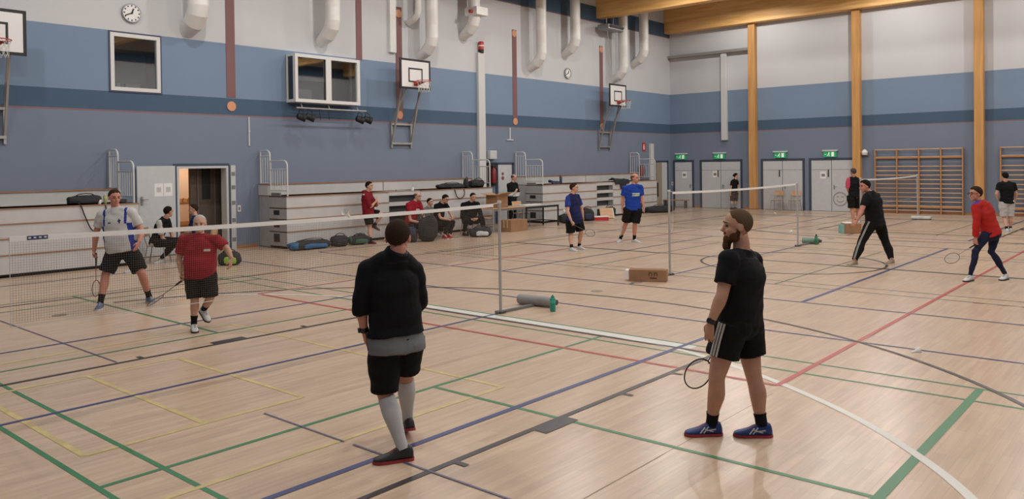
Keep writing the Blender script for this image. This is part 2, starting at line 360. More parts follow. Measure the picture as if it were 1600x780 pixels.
def spline(P, n=8):
    out = []
    for i in range(len(P)-1):
        p0, p1, p2, p3 = [np.array(P[min(max(k, 0), len(P)-1)], float) for k in (i-1, i, i+1, i+2)]
        for k in range(n):
            t = k/n; out.append(tuple(0.5*((2*p1)+(-p0+p2)*t+(2*p0-5*p1+4*p2-p3)*t*t+(-p0+3*p1-3*p2+p3)*t**3)))
    return out+[tuple(P[-1])]
fline('goal_area_line', spline(WP), 0.075, 'line_white')
fline('goal_area_line', [(-9.4, 8.06), (-4.3, 8.06)], 0.17, 'line_white')
for pts in ([(-6.16, 2.3), (-6.16, 4.17)], [(-6.16, 2.3), (-9.0, 2.3)], [(-6.16, 3.23), (-8.53, 3.23)], [(-6.16, 4.17), (-8.53, 4.17)], [(-4.95, 1.5), (-4.95, 5.56)], [(-4.95, 5.54), (-9.8, 5.54)], [(-9.8, 1.5), (-9.8, 5.54)], [(-8.53, 2.3), (-8.53, 4.17)]): fline('small_game_line', pts, 0.05, 'line_yellow')
fline('serving_line', [(-12.7, 3.66), (-8.86, 3.66)], 0.018, 'line_faint'); fline('serving_line', [(-6.0, 3.68), (-4.9, 3.68)], 0.016, 'line_faint'); fline('serving_line', [(-4.8, 3.685), (-2.6, 3.69)], 0.018, 'line_faint')
for x in (-2.48, -2.18, -1.88): fline('dash_mark', [(x, 13.02), (x+0.14, 13.02)], 0.03, 'line_darkred')
fline('expansion_joint', [(-2.9, 2.6), (-2.9, 6.9)], 0.008, 'line_joint')
for i, (x, y) in enumerate(((-7.46, 10.7), (-7.45, 11.9), (-12.43, 4.35), (-7.44, 21.6))):
    mb = MB(); mb.cyl((x, y, 0), (x, y, 0.004), 0.10, n=20); mb.build('floor_socket', mat('socket_lid', (0.25, 0.20, 0.16), 0.5), floor)
# ------------------------------------------------------------------ hall lamps (above the frame)
LZ = 8.88
def hall_lamp(x, y, k):
    row = ('nearest the viewer', 'above the foreground court', 'between foreground and middle courts', 'above the middle court', 'above the far court', 'nearest the end wall')[(k-1)//4]; colm = ('beside the bleacher wall', 'second from the bleacher wall', 'third from the bleacher wall', 'beside the right wall')[(k-1) % 4]
    t = thing('hall_lamp', 'round high-bay lamp %s, %s' % (row, colm), 'lamp', (x, y, LZ), group='high-bay hall lamps')
    mb = MB(); mb.lathe([(0.06, 0.42), (0.10, 0.40), (0.12, 0.20), (0.30, 0.03), (0.31, 0.0), (0.29, 0.0), (0.10, 0.18)], n=20); mb.build('housing', 'grey_metal', t, True)
    mb = MB(); mb.lathe([(0.001, 0.045), (0.27, 0.045), (0.27, 0.03), (0.001, 0.03)], n=20); mb.build('diffuser', 'lamp_glow', t)
    mb = MB(); mb.cyl((0, 0, 0.4), (0, 0, ZC-LZ), 0.012, n=6); mb.build('suspension_rod', 'grey_metal', t)
    l = bpy.data.lights.new('hall_lamp_light', 'SPOT'); l.energy = LAMP_W; l.spot_size = math.radians(LAMP_CONE); l.spot_blend = LAMP_BLEND; l.shadow_soft_size = 0.12; l.color = (1.0, 0.965, 0.92)
    o = bpy.data.objects.new('hall_lamp_light', l); COL.objects.link(o); o.parent = t; o.location = (0, 0, -0.06)
k = 0
for y in (2.9, 8.35, 13.9, 19.45, 25.0, 30.6):
    for x in (-14.4, -8.6, -2.8, 3.0):
        k += 1; hall_lamp(x, y, k)

# ------------------------------------------------------------------ windows in the long wall
def dark_room(name, y0, y1, z0, z1, parent, depth=1.6):
    mb = MB(); a, b = XW-TH-depth, XW-TH+0.002
    mb.box(a, b, y0-0.6, y0-0.5, z0-0.5, z1+0.5); mb.box(a, b, y1+0.5, y1+0.6, z0-0.5, z1+0.5); mb.box(a, b, y0-0.6, y1+0.6, z0-0.6, z0-0.5)
    mb.box(a, b, y0-0.6, y1+0.6, z1+0.5, z1+0.6); mb.box(a-0.1, a, y0-0.6, y1+0.6, z0-0.6, z1+0.6)
    return mb.build(name, 'room_dark', parent)
def frame_rect(mb, X0, X1, y0, y1, z0, z1, t):
    mb.box(X0, X1, y0, y0+t, z0, z1); mb.box(X0, X1, y1-t, y1, z0, z1); mb.box(X0, X1, y0+t, y1-t, z0, z0+t); mb.box(X0, X1, y0+t, y1-t, z1-t, z1)
w1 = thing('window_1', 'square white-framed viewing window below the large clock', None, (XW, 0, 0), kind='structure')
mb = MB(); frame_rect(mb, -0.06, 0.03, 7.80, 8.96, 3.93, 5.27, 0.085); mb.build('window_frame', 'white_paint', w1)
mb = MB(); frame_rect(mb, -0.02, 0.02, 7.765, 8.995, 3.895, 5.305, 0.04); mb.build('outer_frame', mat('plum_frame', (0.05, 0.05, 0.10), 0.5), w1)
mb = MB(); mb.box(-0.03, -0.022, 7.88, 8.88, 4.01, 5.19); mb.build('pane', 'glass', w1)
dr = dark_room('back_room', 7.8, 8.96, 3.95, 5.25, w1); dr.location = (-XW, 0, 0)
mb = MB(); mb.box(-1.2, -0.9, 7.4, 9.4, 4.95, 5.5); mb.build('inner_band', mat('inner_band', (0.22, 0.16, 0.11), 0.7), w1)  # brown bar across the top of the back room, behind the pane
mb = MB(); mb.box(-0.8, -0.72, 8.45, 8.8, 3.99, 4.18); mb.box(-0.7, -0.62, 8.2, 8.28, 3.99, 4.16); mb.build('desk_items', 'mid_grey', w1)
# bay window box with two front panes
w2 = thing('window_2', 'white boxed-out control booth window with two panes', None, (XW, 0, 0), kind='structure')
bx1 = 0.42; y0, y1, z0, z1 = 12.46, 14.66, 3.88, 5.20
mb = MB(); mb.box(0, bx1, y0, y1, z1-0.06, z1); mb.box(0, bx1, y0, y1, z0, z0+0.08)
for yy in (y0, (y0+y1)/2-0.05, y1-0.10): mb.box(bx1-0.09, bx1, yy, yy+0.10, z0+0.08, z1-0.06)
for yy in (y0, y1-0.06): mb.box(0.0, 0.06, yy, yy+0.06, z0+0.08, z1-0.06)
frame_rect(mb, bx1-0.01, bx1+0.015, y0, (y0+y1)/2, z0, z1, 0.09); frame_rect(mb, bx1-0.01, bx1+0.015, (y0+y1)/2, y1, z0, z1, 0.09)
mb.build('window_frame', 'white_paint', w2)
for a, b in ((y0+0.1, (y0+y1)/2-0.05), ((y0+y1)/2+0.05, y1-0.1)):
    mb = MB(); mb.box(bx1-0.05, bx1-0.042, a, b, z0+0.08, z1-0.06); mb.build('pane', 'glass', w2)
for yy in (y0+0.02, y1-0.03):
    mb = MB(); mb.box(0.06, bx1-0.09, yy, yy+0.008, z0+0.08, z1-0.06); mb.build('side_pane', 'glass', w2)
dr = dark_room('booth_room', 12.3, 14.8, 4.0, 5.2, w2); dr.location = (-XW, 0, 0)
mb = MB(); mb.box(-0.9, -0.6, 13.0, 13.7, 4.0, 4.35); mb.box(-1.2, -0.7, 12.9, 14.3, 4.62, 4.72); mb.build('desk_items', 'mid_grey', w2)
# lamp rail below the booth
t = thing('spotlight_rail', 'grey rail with two black spotlights under the booth window', 'spotlight rail', (XW, 0, 0))
mb = MB(); mb.cyl((0.40, 12.5, 3.72), (0.40, 14.9, 3.72), 0.022, n=8)
for y in (12.7, 13.6, 14.6): mb.cyl((0.40, y, 3.72), (0.30, y, 3.885), 0.016, n=6)
mb.build('rail', 'galvanised', t)
for y in (12.62, 14.62):
    for dy, dx in ((0.0, 0.0), (0.24, 0.06)):
        sp_ = MB(); c0 = V(0.40+dx, y+dy-0.08, 3.50); c1 = V(0.47+dx, y+dy+0.10, 3.44)
        sp_.tube([c0-(c1-c0)*0.12, c0, c1, c1+(c1-c0)*0.10], [0.05, 0.085, 0.105, 0.112], 14); lamp_ = sp_.build('spotlight', 'black', t, True)
        yk = MB(); m_ = (c0+c1)/2; yk.tube([m_+V(-0.11, 0, 0), m_+V(-0.11, 0, 0.13), (0.40, m_.y, 3.70), m_+V(0.11, 0, 0.13), m_+V(0.11, 0, 0)], 0.010, 6); yk.build('yoke', 'black', lamp_)
for y in (13.25, 13.55):
    mb = MB(); mb.tube([(0.40, y, 3.72), (0.41, y+0.01, 3.55), (0.40, y+0.03, 3.42)], 0.01, 6); mb.build('cable', 'black', t)

# ------------------------------------------------------------------ clocks
def clock(y, z, r, h, mi, label):
    t = thing('wall_clock', label, 'clock', (XW, y, z))
    def ring(rr): return [(rr*math.cos(2*PI*k/40), rr*math.sin(2*PI*k/40)) for k in range(40)]
    mb = MB(); mb.loft([[V(x, a*s, b*s) for a, b in ring(r)] for x, s in ((0.0, 1.0), (0.05, 1.0), (0.065, 0.97), (0.065, 0.90), (0.05, 0.88))]); mb.build('rim', 'grey_metal', t, True)
    mb = MB(); mb.loft([[V(x, a*0.9, b*0.9) for a, b in ring(r)] for x in (0.04, 0.053)]); mb.build('dial', 'paper', t)
    for k in range(12):
        a = 2*PI*k/12; d = V(0, math.sin(a), math.cos(a)); mb = MB(); mb.bar(d*r*0.68+V(0.056, 0, 0), d*r*0.83+V(0.056, 0, 0), 0.03, 0.006, upv=(1, 0, 0)); mb.build('hour_mark', 'dark_grey', t)
    for a, ln, wd, nm in ((2*PI*h/12, 0.5, 0.032, 'hour_hand'), (2*PI*mi/60, 0.75, 0.022, 'minute_hand')):
        d = V(0, math.sin(a), math.cos(a)); mb = MB(); mb.bar(d*r*-0.12+V(0.062, 0, 0), d*r*ln+V(0.062, 0, 0), wd, 0.006, upv=(1, 0, 0)); mb.build(nm, 'black', t)
clock(8.29, 5.76, 0.225, 12.68, 41, 'round white wall clock above the square window')
clock(25.3, 5.69, 0.21, 12.68, 41, 'small round wall clock between the ducts near the far hoop')

# ------------------------------------------------------------------ ventilation ducts
def duct(y, zel, r, label, collar=False, so=0.55):
    t = thing('air_duct', label, 'air duct', (XW, y, 0), group='white ventilation ducts down the left wall')
    top = ZC-0.02; mb = MB(); n = 24
    def ring(c, tilt, rr):
        # tilt: angle of the axis from straight down towards the wall
        ax = V(-math.sin(tilt), 0, -math.cos(tilt)); x = V(math.cos(tilt), 0, -math.sin(tilt)); return [Vector(c)+(x*math.cos(a)+V(0, 1, 0)*math.sin(a))*rr for a in (2*PI*k/n for k in range(n))]
    rings = []; z = top
    while z > zel+0.02:
        rings.append(ring((so, 0, z), 0, r)); rings.append(ring((so, 0, max(z-0.02, zel)), 0, r*0.985)); rings.append(ring((so, 0, max(z-0.04, zel)), 0, r)); z -= 0.95
    rings.append(ring((so, 0, zel), 0, r)); mb.loft(rings); mb.build('vertical_pipe', 'duct_white', t, True)
    c1 = V(so-0.06, 0, zel-0.18); c2 = V(so-0.22, 0, zel-0.36); c3 = V(0.0, 0, zel-0.52)
    mb = MB(); mb.loft([ring((so, 0, zel), 0, r*1.01), ring(c1, 0.45, r*1.01)]); mb.build('elbow_segment', 'duct_white', t, True)
    mb = MB(); mb.loft([ring(c1, 0.45, r*1.005), ring(c2, 0.95, r*1.005)]); mb.build('elbow_segment', 'duct_white', t, True)
    mb = MB(); rg = ring(c2, 0.95, r); low = [V(0.0, p.y*0.86, c3.z+(p.z-c2.z)*1.0) for p in rg]; mb.loft([rg, low]); mb.build('outlet_spout', 'duct_white', t, True)
    if collar:
        mb = MB(); mb.rbox((so+0.05, 0.05, zel+0.22), (2*r+0.16, 2*r+0.14, 0.28), 0.02, 2); mb.build('damper_box', 'duct_white', t)
        mb = MB(); mb.cyl((so+0.1, -r-0.12, zel+0.2), (so+0.1, -r-0.02, zel+0.2), 0.06, n=12); mb.build('damper_motor', 'rim_red', t)
for y, ze, r, lb, col in ((9.67, 6.05, 0.25, 'white duct with angled outlet above the doorway, right of the large clock', 0), (13.64, 6.2, 0.215, 'white duct ending above the booth window', 0), (17.46, 6.14, 0.20, 'white duct ending above the middle basketball hoop', 0),
                          (19.42, 7.02, 0.205, 'white duct with damper box above the tall white post', 1), (23.01, 6.22, 0.195, 'white duct ending left of the small clock', 0), (25.14, 6.95, 0.20, 'white duct ending high above the small clock', 0),
                          (28.54, 6.17, 0.20, 'white duct ending right above the far basketball hoop', 0), (30.2, 7.01, 0.205, 'white duct nearest the corner of the hall', 0)):
    duct(y, ze, r, lb, col)
t = tag(MB().tube([(XW+0.5, 16.93, ZC-0.02), (XW+0.5, 16.93, 7.0), (XW+0.46, 16.93, 6.82), (XW+0.25, 16.93, 6.69), (XW+0.03, 16.93, 6.62)], 0.10, 14).build('air_duct', 'duct_white', None, True), 'thin white pipe just left of the duct over the middle hoop', 'air duct', 'white ventilation ducts down the left wall')
mb = MB(); mb.box(XW+0.003, XW+0.10, 16.12, 16.36, 5.62, 8.6); tag(mb.build('cable_channel', 'duct_white'), 'pale rectangular wall channel left of the red strip by the middle hoop', 'cable channel')

# tall white post with a red beacon
mb = MB(); mb.rbox((XW+0.06, 20.22, 3.1), (0.12, 0.34, 5.8), 0.015, 2); tag(mb.build('wall_post', 'rail_white'), 'tall pale grey boxed post on the left wall between bleachers', 'post')
t = thing('alarm_beacon', 'small red alarm beacon on top of the tall pale post', 'beacon', (XW+0.10, 20.22, 6.0))
mb = MB(); mb.cyl((0, 0, 0), (0, 0, 0.10), 0.09, 0.09, 14); mb.build('beacon_base', 'black', t, True)
mb = MB(); mb.lathe([(0.075, 0.10), (0.095, 0.11), (0.095, 0.36), (0.07, 0.39), (0.001, 0.40)], n=16); mb.build('beacon_lens', 'red_plastic', t, True)
mb = MB(); mb.cyl((0, 0, 0.22), (0, 0, 0.26), 0.098, n=16); mb.build('beacon_band', 'paper', t)

# ------------------------------------------------------------------ basketball hoops on swing frames
def hoop(y, label, X=0.75, wall_dy=0.0):
    t = thing('basketball_hoop', label, 'hoop', (XW, y, 0), group='basketball hoops on the left wall')
    z0, z1, hw = 4.46, 5.36, 0.61
    mb = MB(); mb.box(X-0.02, X, -hw, hw, z0, z1); bb = mb.build('backboard', mat('board_white', (0.70, 0.69, 0.68), 0.4), t)
    mb = MB(); frame_rect(mb, X-0.03, X+0.006, -hw-0.012, hw+0.012, z0-0.012, z1+0.012, 0.062); mb.build('border', 'black', bb)
    mb = MB(); frame_rect(mb, X, X+0.006, -0.29, 0.29, z0+0.20, z0+0.64, 0.045); mb.build('target_square', 'black', bb)
    mb = MB(); mb.rbox((X+0.04, 0, z0+0.17), (0.08, 0.16, 0.14), 0.01, 1); mb.add([(X, -0.09, z0+0.10), (X, 0.09, z0+0.10), (X+0.34, 0.13, z0+0.205), (X+0.34, -0.13, z0+0.205)], [(0, 1, 2, 3)]); mb.build('bracket', 'rim_red', t)
    rc = V(X+0.38, 0, z0+0.22); mb = MB(); mb.tube([rc+V(0.225*math.cos(a), 0.225*math.sin(a), 0) for a in (2*PI*k/28 for k in range(28))], 0.011, 8, close=True); mb.build('rim', 'rim_red', t, True)
    mb = MB(); nn = 12
    for k in range(nn):
        for s in (1, -1):
            pts = []
            for i in range(5):
                a = 2*PI*(k+s*i*0.5)/nn; rr = 0.222-0.028*i+0.004*i*i; pts.append(rc+V(rr*math.cos(a), rr*math.sin(a), -0.085*i))
            mb.tube(pts, 0.004, 4)
    mb.build('hoop_net', mat('net_white', (0.62, 0.62, 0.60), 0.8), t)
    # outer pair of arms, from the wall foot up to the board, and inner pair
    for s in (-1, 1):
        mb = MB(); mb.bar((0.06, s*0.40, 2.78), (X-0.05, s*0.36, z0+0.62), 0.045, 0.045); mb.build('outer_arm', 'galvanised', t)
        mb = MB(); mb.bar((0.06, s*0.40, 3.40), (X-0.03, s*0.30, z0+0.08), 0.040, 0.040); mb.build('inner_arm', 'galvanised', t)
        mb = MB(); mb.bar((0.05, s*0.40, 2.66), (0.05, s*0.40, 3.5), 0.05, 0.05); mb.build('wall_upright', 'galvanised', t)
        mb = MB(); mb.bar((X-0.045, s*0.33, z0), (X-0.045, s*0.33, z1-0.1), 0.045, 0.035); mb.build('board_upright', 'galvanised', t)
    for z, nm in ((2.80, 'lower_crossbar'), (3.40, 'upper_crossbar')):
        mb = MB(); mb.bar((0.07, -0.42, z), (0.07, 0.42, z), 0.06, 0.06); mb.build(nm, 'galvanised', t)
    mb = MB(); mb.bar((X-0.045, -0.36, z0+0.35), (X-0.045, 0.36, z0+0.35), 0.03, 0.05); mb.build('board_crossbar', 'galvanised', t)
hoop(5.22, 'basketball hoop cut by the left edge of the view')
hoop(16.55, 'basketball hoop with white board right of the booth window')
hoop(27.80, 'basketball hoop farthest along the left wall, below the corner ducts')

# ------------------------------------------------------------------ doors
def door_far(n, x0, x1, double, label, paper=None, smiley=None):
    t = thing('door_%d' % n, label, None, (0, YF, 0), kind='structure')
    h = 2.12; mb = MB(); mb.box(x0-0.09, x0, -0.03, 0, 0, h+0.09); mb.box(x1, x1+0.09, -0.03, 0, 0, h+0.09); mb.box(x0, x1, -0.03, 0, h, h+0.09); mb.build('door_frame', 'frame_blue', t)
    edges = [(x0, (x0+x1)/2-0.004), ((x0+x1)/2+0.004, x1)] if double else [(x0, x1)]
    for i, (a, b) in enumerate(edges):
        mb = MB(); mb.box(a+0.01, b-0.01, -0.02, 0, 0.015, h-0.01); lf = mb.build('door_leaf', 'grey_door', t)
        mb = MB(); mb.box(a+0.01, b-0.01, -0.024, -0.018, h-0.40, h-0.385); mb.build('panel_joint', 'mid_grey', lf)
        if i == 0 and double:
            mb = MB(); mb.rbox((b-0.12, -0.04, 1.58), (0.035, 0.05, 0.30), 0.008, 1); mb.build('pull_handle', 'black', lf)
        if i == len(edges)-1:
            xh = a+0.10 if double else b-0.10
            mb = MB(); mb.rbox((xh, -0.03, 1.0), (0.04, 0.02, 0.18), 0.005, 1); mb.cyl((xh, -0.03, 1.03), (xh, -0.075, 1.03), 0.01, n=8); mb.cyl((xh, -0.075, 1.03), (xh+0.12, -0.075, 1.03), 0.01, n=8); mb.build('door_handle', 'grey_metal', lf)
    if paper:
        for px, pz in paper:
            mb = MB(); mb.box(px-0.12, px+0.12, -0.03, -0.02, pz-0.15, pz+0.15); p = mb.build('notice', 'paper', t)
            mb = MB(); mb.box(px-0.07, px+0.07, -0.0315, -0.0295, pz-0.06, pz+0.05); mb.build('notice_print', 'mid_grey', p)
    if smiley:
        sx, sz = smiley; mb = MB(); mb.tube([(sx+0.27*math.cos(a), -0.026, sz+0.27*math.sin(a)) for a in (2*PI*k/32 for k in range(32))], 0.018, 6, close=True)
        mb.tube([(sx+0.15*math.cos(a), -0.026, sz+0.02+0.15*math.sin(a)) for a in (PI*(1.15+0.7*k/10) for k in range(11))], 0.014, 6)
        for s in (-1, 1): mb.tube([(sx+s*0.09+0.045*math.cos(a), -0.026, sz+0.07+0.03*math.sin(a)) for a in (PI*k/8 for k in range(9))], 0.013, 6)
        mb.build('painted_face', mat('face_paint', (0.25, 0.255, 0.26), 0.6), t)
        mb = MB(); mb.cyl((sx, -0.0215, sz), (sx, -0.0235, sz), 0.26, n=32); mb.build('face_disc', mat('face_disc', (0.50, 0.50, 0.50), 0.6), t)
door_far(1, -18.72, -17.82, False, 'single grey door on the end wall beside the corner', paper=[(-18.22, 1.52)])
door_far(2, -17.33, -15.44, True, 'grey double door on the end wall left of the first timber column', paper=[(-16.66, 1.55)])
door_far(3, -14.40, -12.66, True, 'grey double door behind the two wooden chairs')
door_far(4, -12.30, -10.62, True, 'grey double door with a round face drawn low on it', paper=[(-11.8, 1.5)], smiley=(-11.12, 0.52))
for i, x in enumerate((-18.36, -16.42, -13.60, -11.50)):
    t = thing('exit_sign', ('green emergency exit sign above the single corner door', 'green emergency exit sign above the double door left of the first column', 'green emergency exit sign above the double door with chairs', 'green emergency exit sign above the door with the round face')[i], 'exit sign', (x, YF, 2.24), group='green exit signs on the end wall')
    mb = MB(); mb.rbox((0, -0.06, 0.27), (0.62, 0.12, 0.06), 0.01, 1); mb.build('sign_housing', 'rail_white', t)
    mb = MB(); mb.box(-0.26, 0.26, -0.085, -0.055, 0.0, 0.24); mb.build('sign_panel', 'exit_green', t)
    mb = MB(); yy = -0.092
    mb.cyl((-0.03, yy, 0.185), (-0.03, yy+0.006, 0.185), 0.022, n=10); mb.bar((-0.04, yy, 0.165), (-0.07, yy, 0.10), 0.03, 0.006, upv=(0, 1, 0)); mb.bar((-0.07, yy, 0.10), (-0.02, yy, 0.07), 0.022, 0.006, upv=(0, 1, 0)); mb.bar((-0.02, yy, 0.07), (-0.03, yy, 0.03), 0.02, 0.006, upv=(0, 1, 0))
    mb.bar((-0.07, yy, 0.10), (-0.12, yy, 0.05), 0.022, 0.006, upv=(0, 1, 0)); mb.bar((-0.05, yy, 0.15), (0.0, yy, 0.12), 0.018, 0.006, upv=(0, 1, 0))
    mb.box(0.06, 0.17, yy, yy+0.006, 0.03, 0.21); mb.bar((-0.22, yy, 0.12), (-0.15, yy, 0.12), 0.02, 0.006, upv=(0, 1, 0)); mb.build('pictogram', 'exit_white', t)
# doors in the long wall
t = thing('door_5', 'pale grey door in the long wall between the two far bleachers', None, (XW, 0, 0), kind='structure')
mb = MB(); mb.box(0, 0.03, 20.98, 21.10, 0, 2.14); mb.box(0, 0.03, 21.85, 21.97, 0, 2.14); mb.box(0, 0.03, 20.98, 21.97, 2.10, 2.18); mb.build('door_frame', 'frame_blue', t)
mb = MB(); mb.box(0, 0.022, 21.08, 21.87, 0.01, 2.10); mb.build('door_leaf', 'grey_door', t)
mb = MB(); mb.cyl((0.02, 21.35, 1.62), (0.03, 21.35, 1.62), 0.07, n=14); mb.box(0.02, 0.026, 21.29, 21.41, 1.73, 1.82); mb.build('door_mark', 'line_darkred', t)
t = thing('door_6', 'light brown and grey door in the long wall right at the corner', None, (XW, 0, 0), kind='structure')
mb = MB(); mb.box(0, 0.03, 33.02, 33.14, 0, 2.16); mb.box(0, 0.03, 32.05, 33.14, 2.12, 2.20); mb.build('door_frame', 'frame_blue', t)
mb = MB(); mb.box(0, 0.02, 32.55, 33.02, 0.01, 2.12); mb.build('door_leaf', 'grey_door', t)
mb = MB(); mb.box(0, 0.02, 32.06, 32.54, 0.01, 2.12); mb.build('side_panel', mat('tan_panel', (0.30, 0.24, 0.18), 0.6), t)
# open doorway to the changing room
t = thing('door_7', 'open doorway to a changing room with its grey door folded back on the wall', None, (XW, 0, 0), kind='structure')
mb = MB(); mb.box(-TH, 0.02, 9.32, 9.38, 0, 2.16); mb.box(-TH, 0.02, 10.63, 10.69, 0, 2.16); mb.box(-TH, 0.02, 9.38, 10.63, 2.10, 2.16); mb.build('door_frame', 'grey_door', t)
mb = MB(); mb.box(0.0, 0.025, 9.24, 9.32, 0, 2.22); mb.box(0.0, 0.025, 9.32, 10.70, 2.16, 2.22); mb.box(0, 0.03, 10.69, 10.72, 0, 2.2); mb.build('dark_surround', 'frame_blue', t)
mb = MB(); mb.box(0.05, 0.10, 8.32, 9.24, 0.02, 2.17); lf = mb.build('door_leaf', 'grey_door', t)
for y in (8.83, 9.06):
    mb = MB(); mb.box(0.10, 0.104, y-0.105, y+0.105, 1.44, 1.75); mb.build('notice', 'paper', lf)
    mb = MB(); mb.box(0.1042, 0.1055, y-0.055, y+0.055, 1.54, 1.66); mb.build('notice_print', mat('print_grey', (0.48, 0.48, 0.48), 0.8), lf)
mb = MB(); mb.rbox((0.12, 8.42, 1.35), (0.03, 0.05, 0.20), 0.005, 1); mb.cyl((0.11, 8.42, 1.38), (0.17, 8.42, 1.38), 0.012, n=8); mb.cyl((0.17, 8.42, 1.38), (0.17, 8.55, 1.38), 0.012, n=8); mb.build('door_handle', 'grey_metal', lf)
mb = MB(); mb.box(0, 0.05, 10.74, 10.87, 0.0, 2.17); sp = mb.build('hinge_strip', 'grey_door', t)
for z in (0.25, 0.75, 1.2, 1.6, 1.95):
    mb = MB(); mb.box(0.05, 0.056, 10.755, 10.855, z-0.05, z+0.05); mb.build('strip_slot', 'mid_grey', sp)
mb = MB(); X0, X1 = -2.62, -TH
mb.box(X0-0.1, X0, 9.0, 11.9, 0, 2.6); mb.box(X0, X1, 11.8, 11.9, 0, 2.6); mb.box(X0, X1, 9.05, 9.15, 0, 2.6); mb.box(X0-0.1, X1, 9.0, 11.9, 2.5, 2.6); mb.build('changing_room_walls', 'beige_wall', t)
mb = MB(); mb.box(-0.70, -0.62, 9.98, 11.8, 0, 2.5); mb.build('partition', 'brown_dark', t)
mb = MB(); mb.box(-0.62, -0.60, 10.30, 10.52, 1.30, 2.1); mb.build('partition_window', 'dark_gap', t)
mb = MB(); mb.box(-0.62, -0.59, 10.16, 10.19, 0, 2.4); mb.box(-0.62, -0.59, 10.62, 10.65, 0, 2.4); mb.build('partition_post', mat('partition_post', (0.15, 0.12, 0.10), 0.6), t)
mb = MB(); mb.box(X0, X0+0.03, 10.2, 11.7, 1.14, 1.26)
for y in (10.45, 10.6, 10.75, 10.9, 11.05, 11.2): mb.cyl((X0+0.03, y, 1.2), (X0+0.12, y, 1.28), 0.015, n=6)
mb.build('coat_rack', 'pine', t)
mb = MB(); mb.box(X0, X0+0.45, 10.0, 11.75, 0.40, 0.46); mb.box(X0, X0+0.05, 10.0, 11.75, 0.52, 0.62); mb.box(X0, X0+0.40, 10.0, 10.06, 0, 0.4); mb.box(X0, X0+0.40, 11.2, 11.26, 0, 0.4); mb.build('changing_bench', 'pine', t)
l = bpy.data.lights.new('changing_room_light', 'AREA'); l.energy = 42; l.size = 0.9; l.color = (1.0, 0.80, 0.62)
o = bpy.data.objects.new('changing_room_light', l); COL.objects.link(o); o.location = (XW-1.7, 10.7, 2.46)
mb = MB(); mb.rbox((-1.7, 10.7, 2.485), (0.9, 0.3, 0.03), 0.008, 1); mb.build('ceiling_lamp', 'white_paint', t)
mb = MB(); mb.rbox((XW+0.008, 10.98, 1.04), (0.016, 0.10, 0.17), 0.004, 1); t2 = tag(mb.build('light_switch', 'white_paint'), 'white light switch on the blue wall right of the doorway', 'switch')
mb = MB(); mb.box(XW+0.016, XW+0.02, 10.955, 11.005, 1.0, 1.08); mb.build('rocker', 'mid_grey', t2)

# ------------------------------------------------------------------ wall bars
def wall_bars(x0, ups, label):
    t = thing('wall_bars', label, 'wall bars', (x0, YF, 0), group='wooden wall bars on the end wall')
    for x in ups:
        mb = MB(); mb.rbox((x, -0.10, 1.27), (0.045, 0.14, 2.52), 0.006, 1); mb.build('upright', 'pine', t)
    zs = [0.13, 0.30, 0.47, 0.64, 0.81, 0.98, 1.15, 1.32, 1.49, 1.66, 1.83, 2.20, 2.49]
    for a, b in zip(ups, ups[1:]):
        for i, z in enumerate(zs):
            yy = -0.16 if i == 12 else -0.12
            mb = MB(); mb.cyl((a+0.02, yy, z), (b-0.02, yy, z), 0.021, n=8); mb.build('rung', 'birch', t, True)
        mb = MB(); mb.box(a+0.02, b-0.02, -0.13, -0.10, 0.235, 0.335); mb.build('board', 'pine', t)
        mb = MB(); mb.box(a+0.02, b-0.02, -0.13, -0.10, 2.14, 2.22); mb.build('board', 'pine', t)
wall_bars(-9.72, (0.0, 0.80, 1.59, 2.35, 3.08), 'wooden wall bars between the second and third timber columns')
wall_bars(-5.42, (0.0, 0.78, 1.56, 2.34, 3.1), 'wooden wall bars cut by the right edge of the view')

# ------------------------------------------------------------------ other fixtures
t = thing('curtain_track', 'grey metal profile high on the end wall with a drop post in the corner bay', 'curtain track', (0, YF, 0))
mb = MB(); mb.box(XW+0.01, -14.94, -0.22, 0, 7.0, 7.12); mb.build('track', 'galvanised', t)
mb = MB(); mb.rbox((-16.15, -0.08, 5.05), (0.27, 0.16, 3.95), 0.012, 1); mb.build('drop_post', 'rail_white', t)
t = thing('hoist_motor', 'grey hoist motor hanging below the roof beam near the corner', 'hoist', (XW, 27.75, 7.72))
mb = MB(); mb.rbox((0.45, 0.0, 0.0), (0.55, 1.15, 0.22), 0.03, 2); mb.build('motor_case', 'grey_metal', t)
mb = MB(); mb.cyl((0.75, -0.45, 0.02), (0.75, 0.5, 0.02), 0.05, n=10); mb.build('winch_drum', 'dark_grey', t)
mb = MB(); mb.cyl((0.45, -0.3, 0.1), (0.45, -0.3, 0.62), 0.02, n=6); mb.cyl((0.45, 0.2, 0.1), (0.45, 0.2, 0.62), 0.02, n=6); mb.build('hanger', 'galvanised', t)
for k, dy in enumerate((-0.3, 0.15)):
    mb = MB(); mb.tube([(0.5, dy, -0.1), (0.52, dy+0.1, -1.2), (0.5, dy+0.3, -2.3)], 0.008, 5); mb.build('cable', 'rail_white', t)
t = thing('loudspeaker_bracket', 'small pale siren fixed beside the second timber column', 'siren', (-10.13, YF, 2.36))
mb = MB(); mb.lathe([(0.02, 0), (0.10, 0.0), (0.13, 0.10), (0.06, 0.2), (0.02, 0.22)], c=(0.02, -0.16, -0.05), n=14); mb.build('horn', 'duct_white', t, True)
mb = MB(); mb.rbox((0.0, -0.05, -0.02), (0.26, 0.10, 0.16), 0.01, 1); mb.build('bracket', 'mid_grey', t)
mb = MB(); mb.cyl((XW+0.012, 11.30, 2.68), (XW+0.012, 11.30, 3.44), 0.022, n=8); mb.rbox((XW+0.02, 11.30, 3.06), (0.04, 0.05, 0.05), 0.008, 1); tag(mb.build('cable_pipe', 'rail_white'), 'short pale cable pipe on the blue wall right of the doorway', 'pipe')
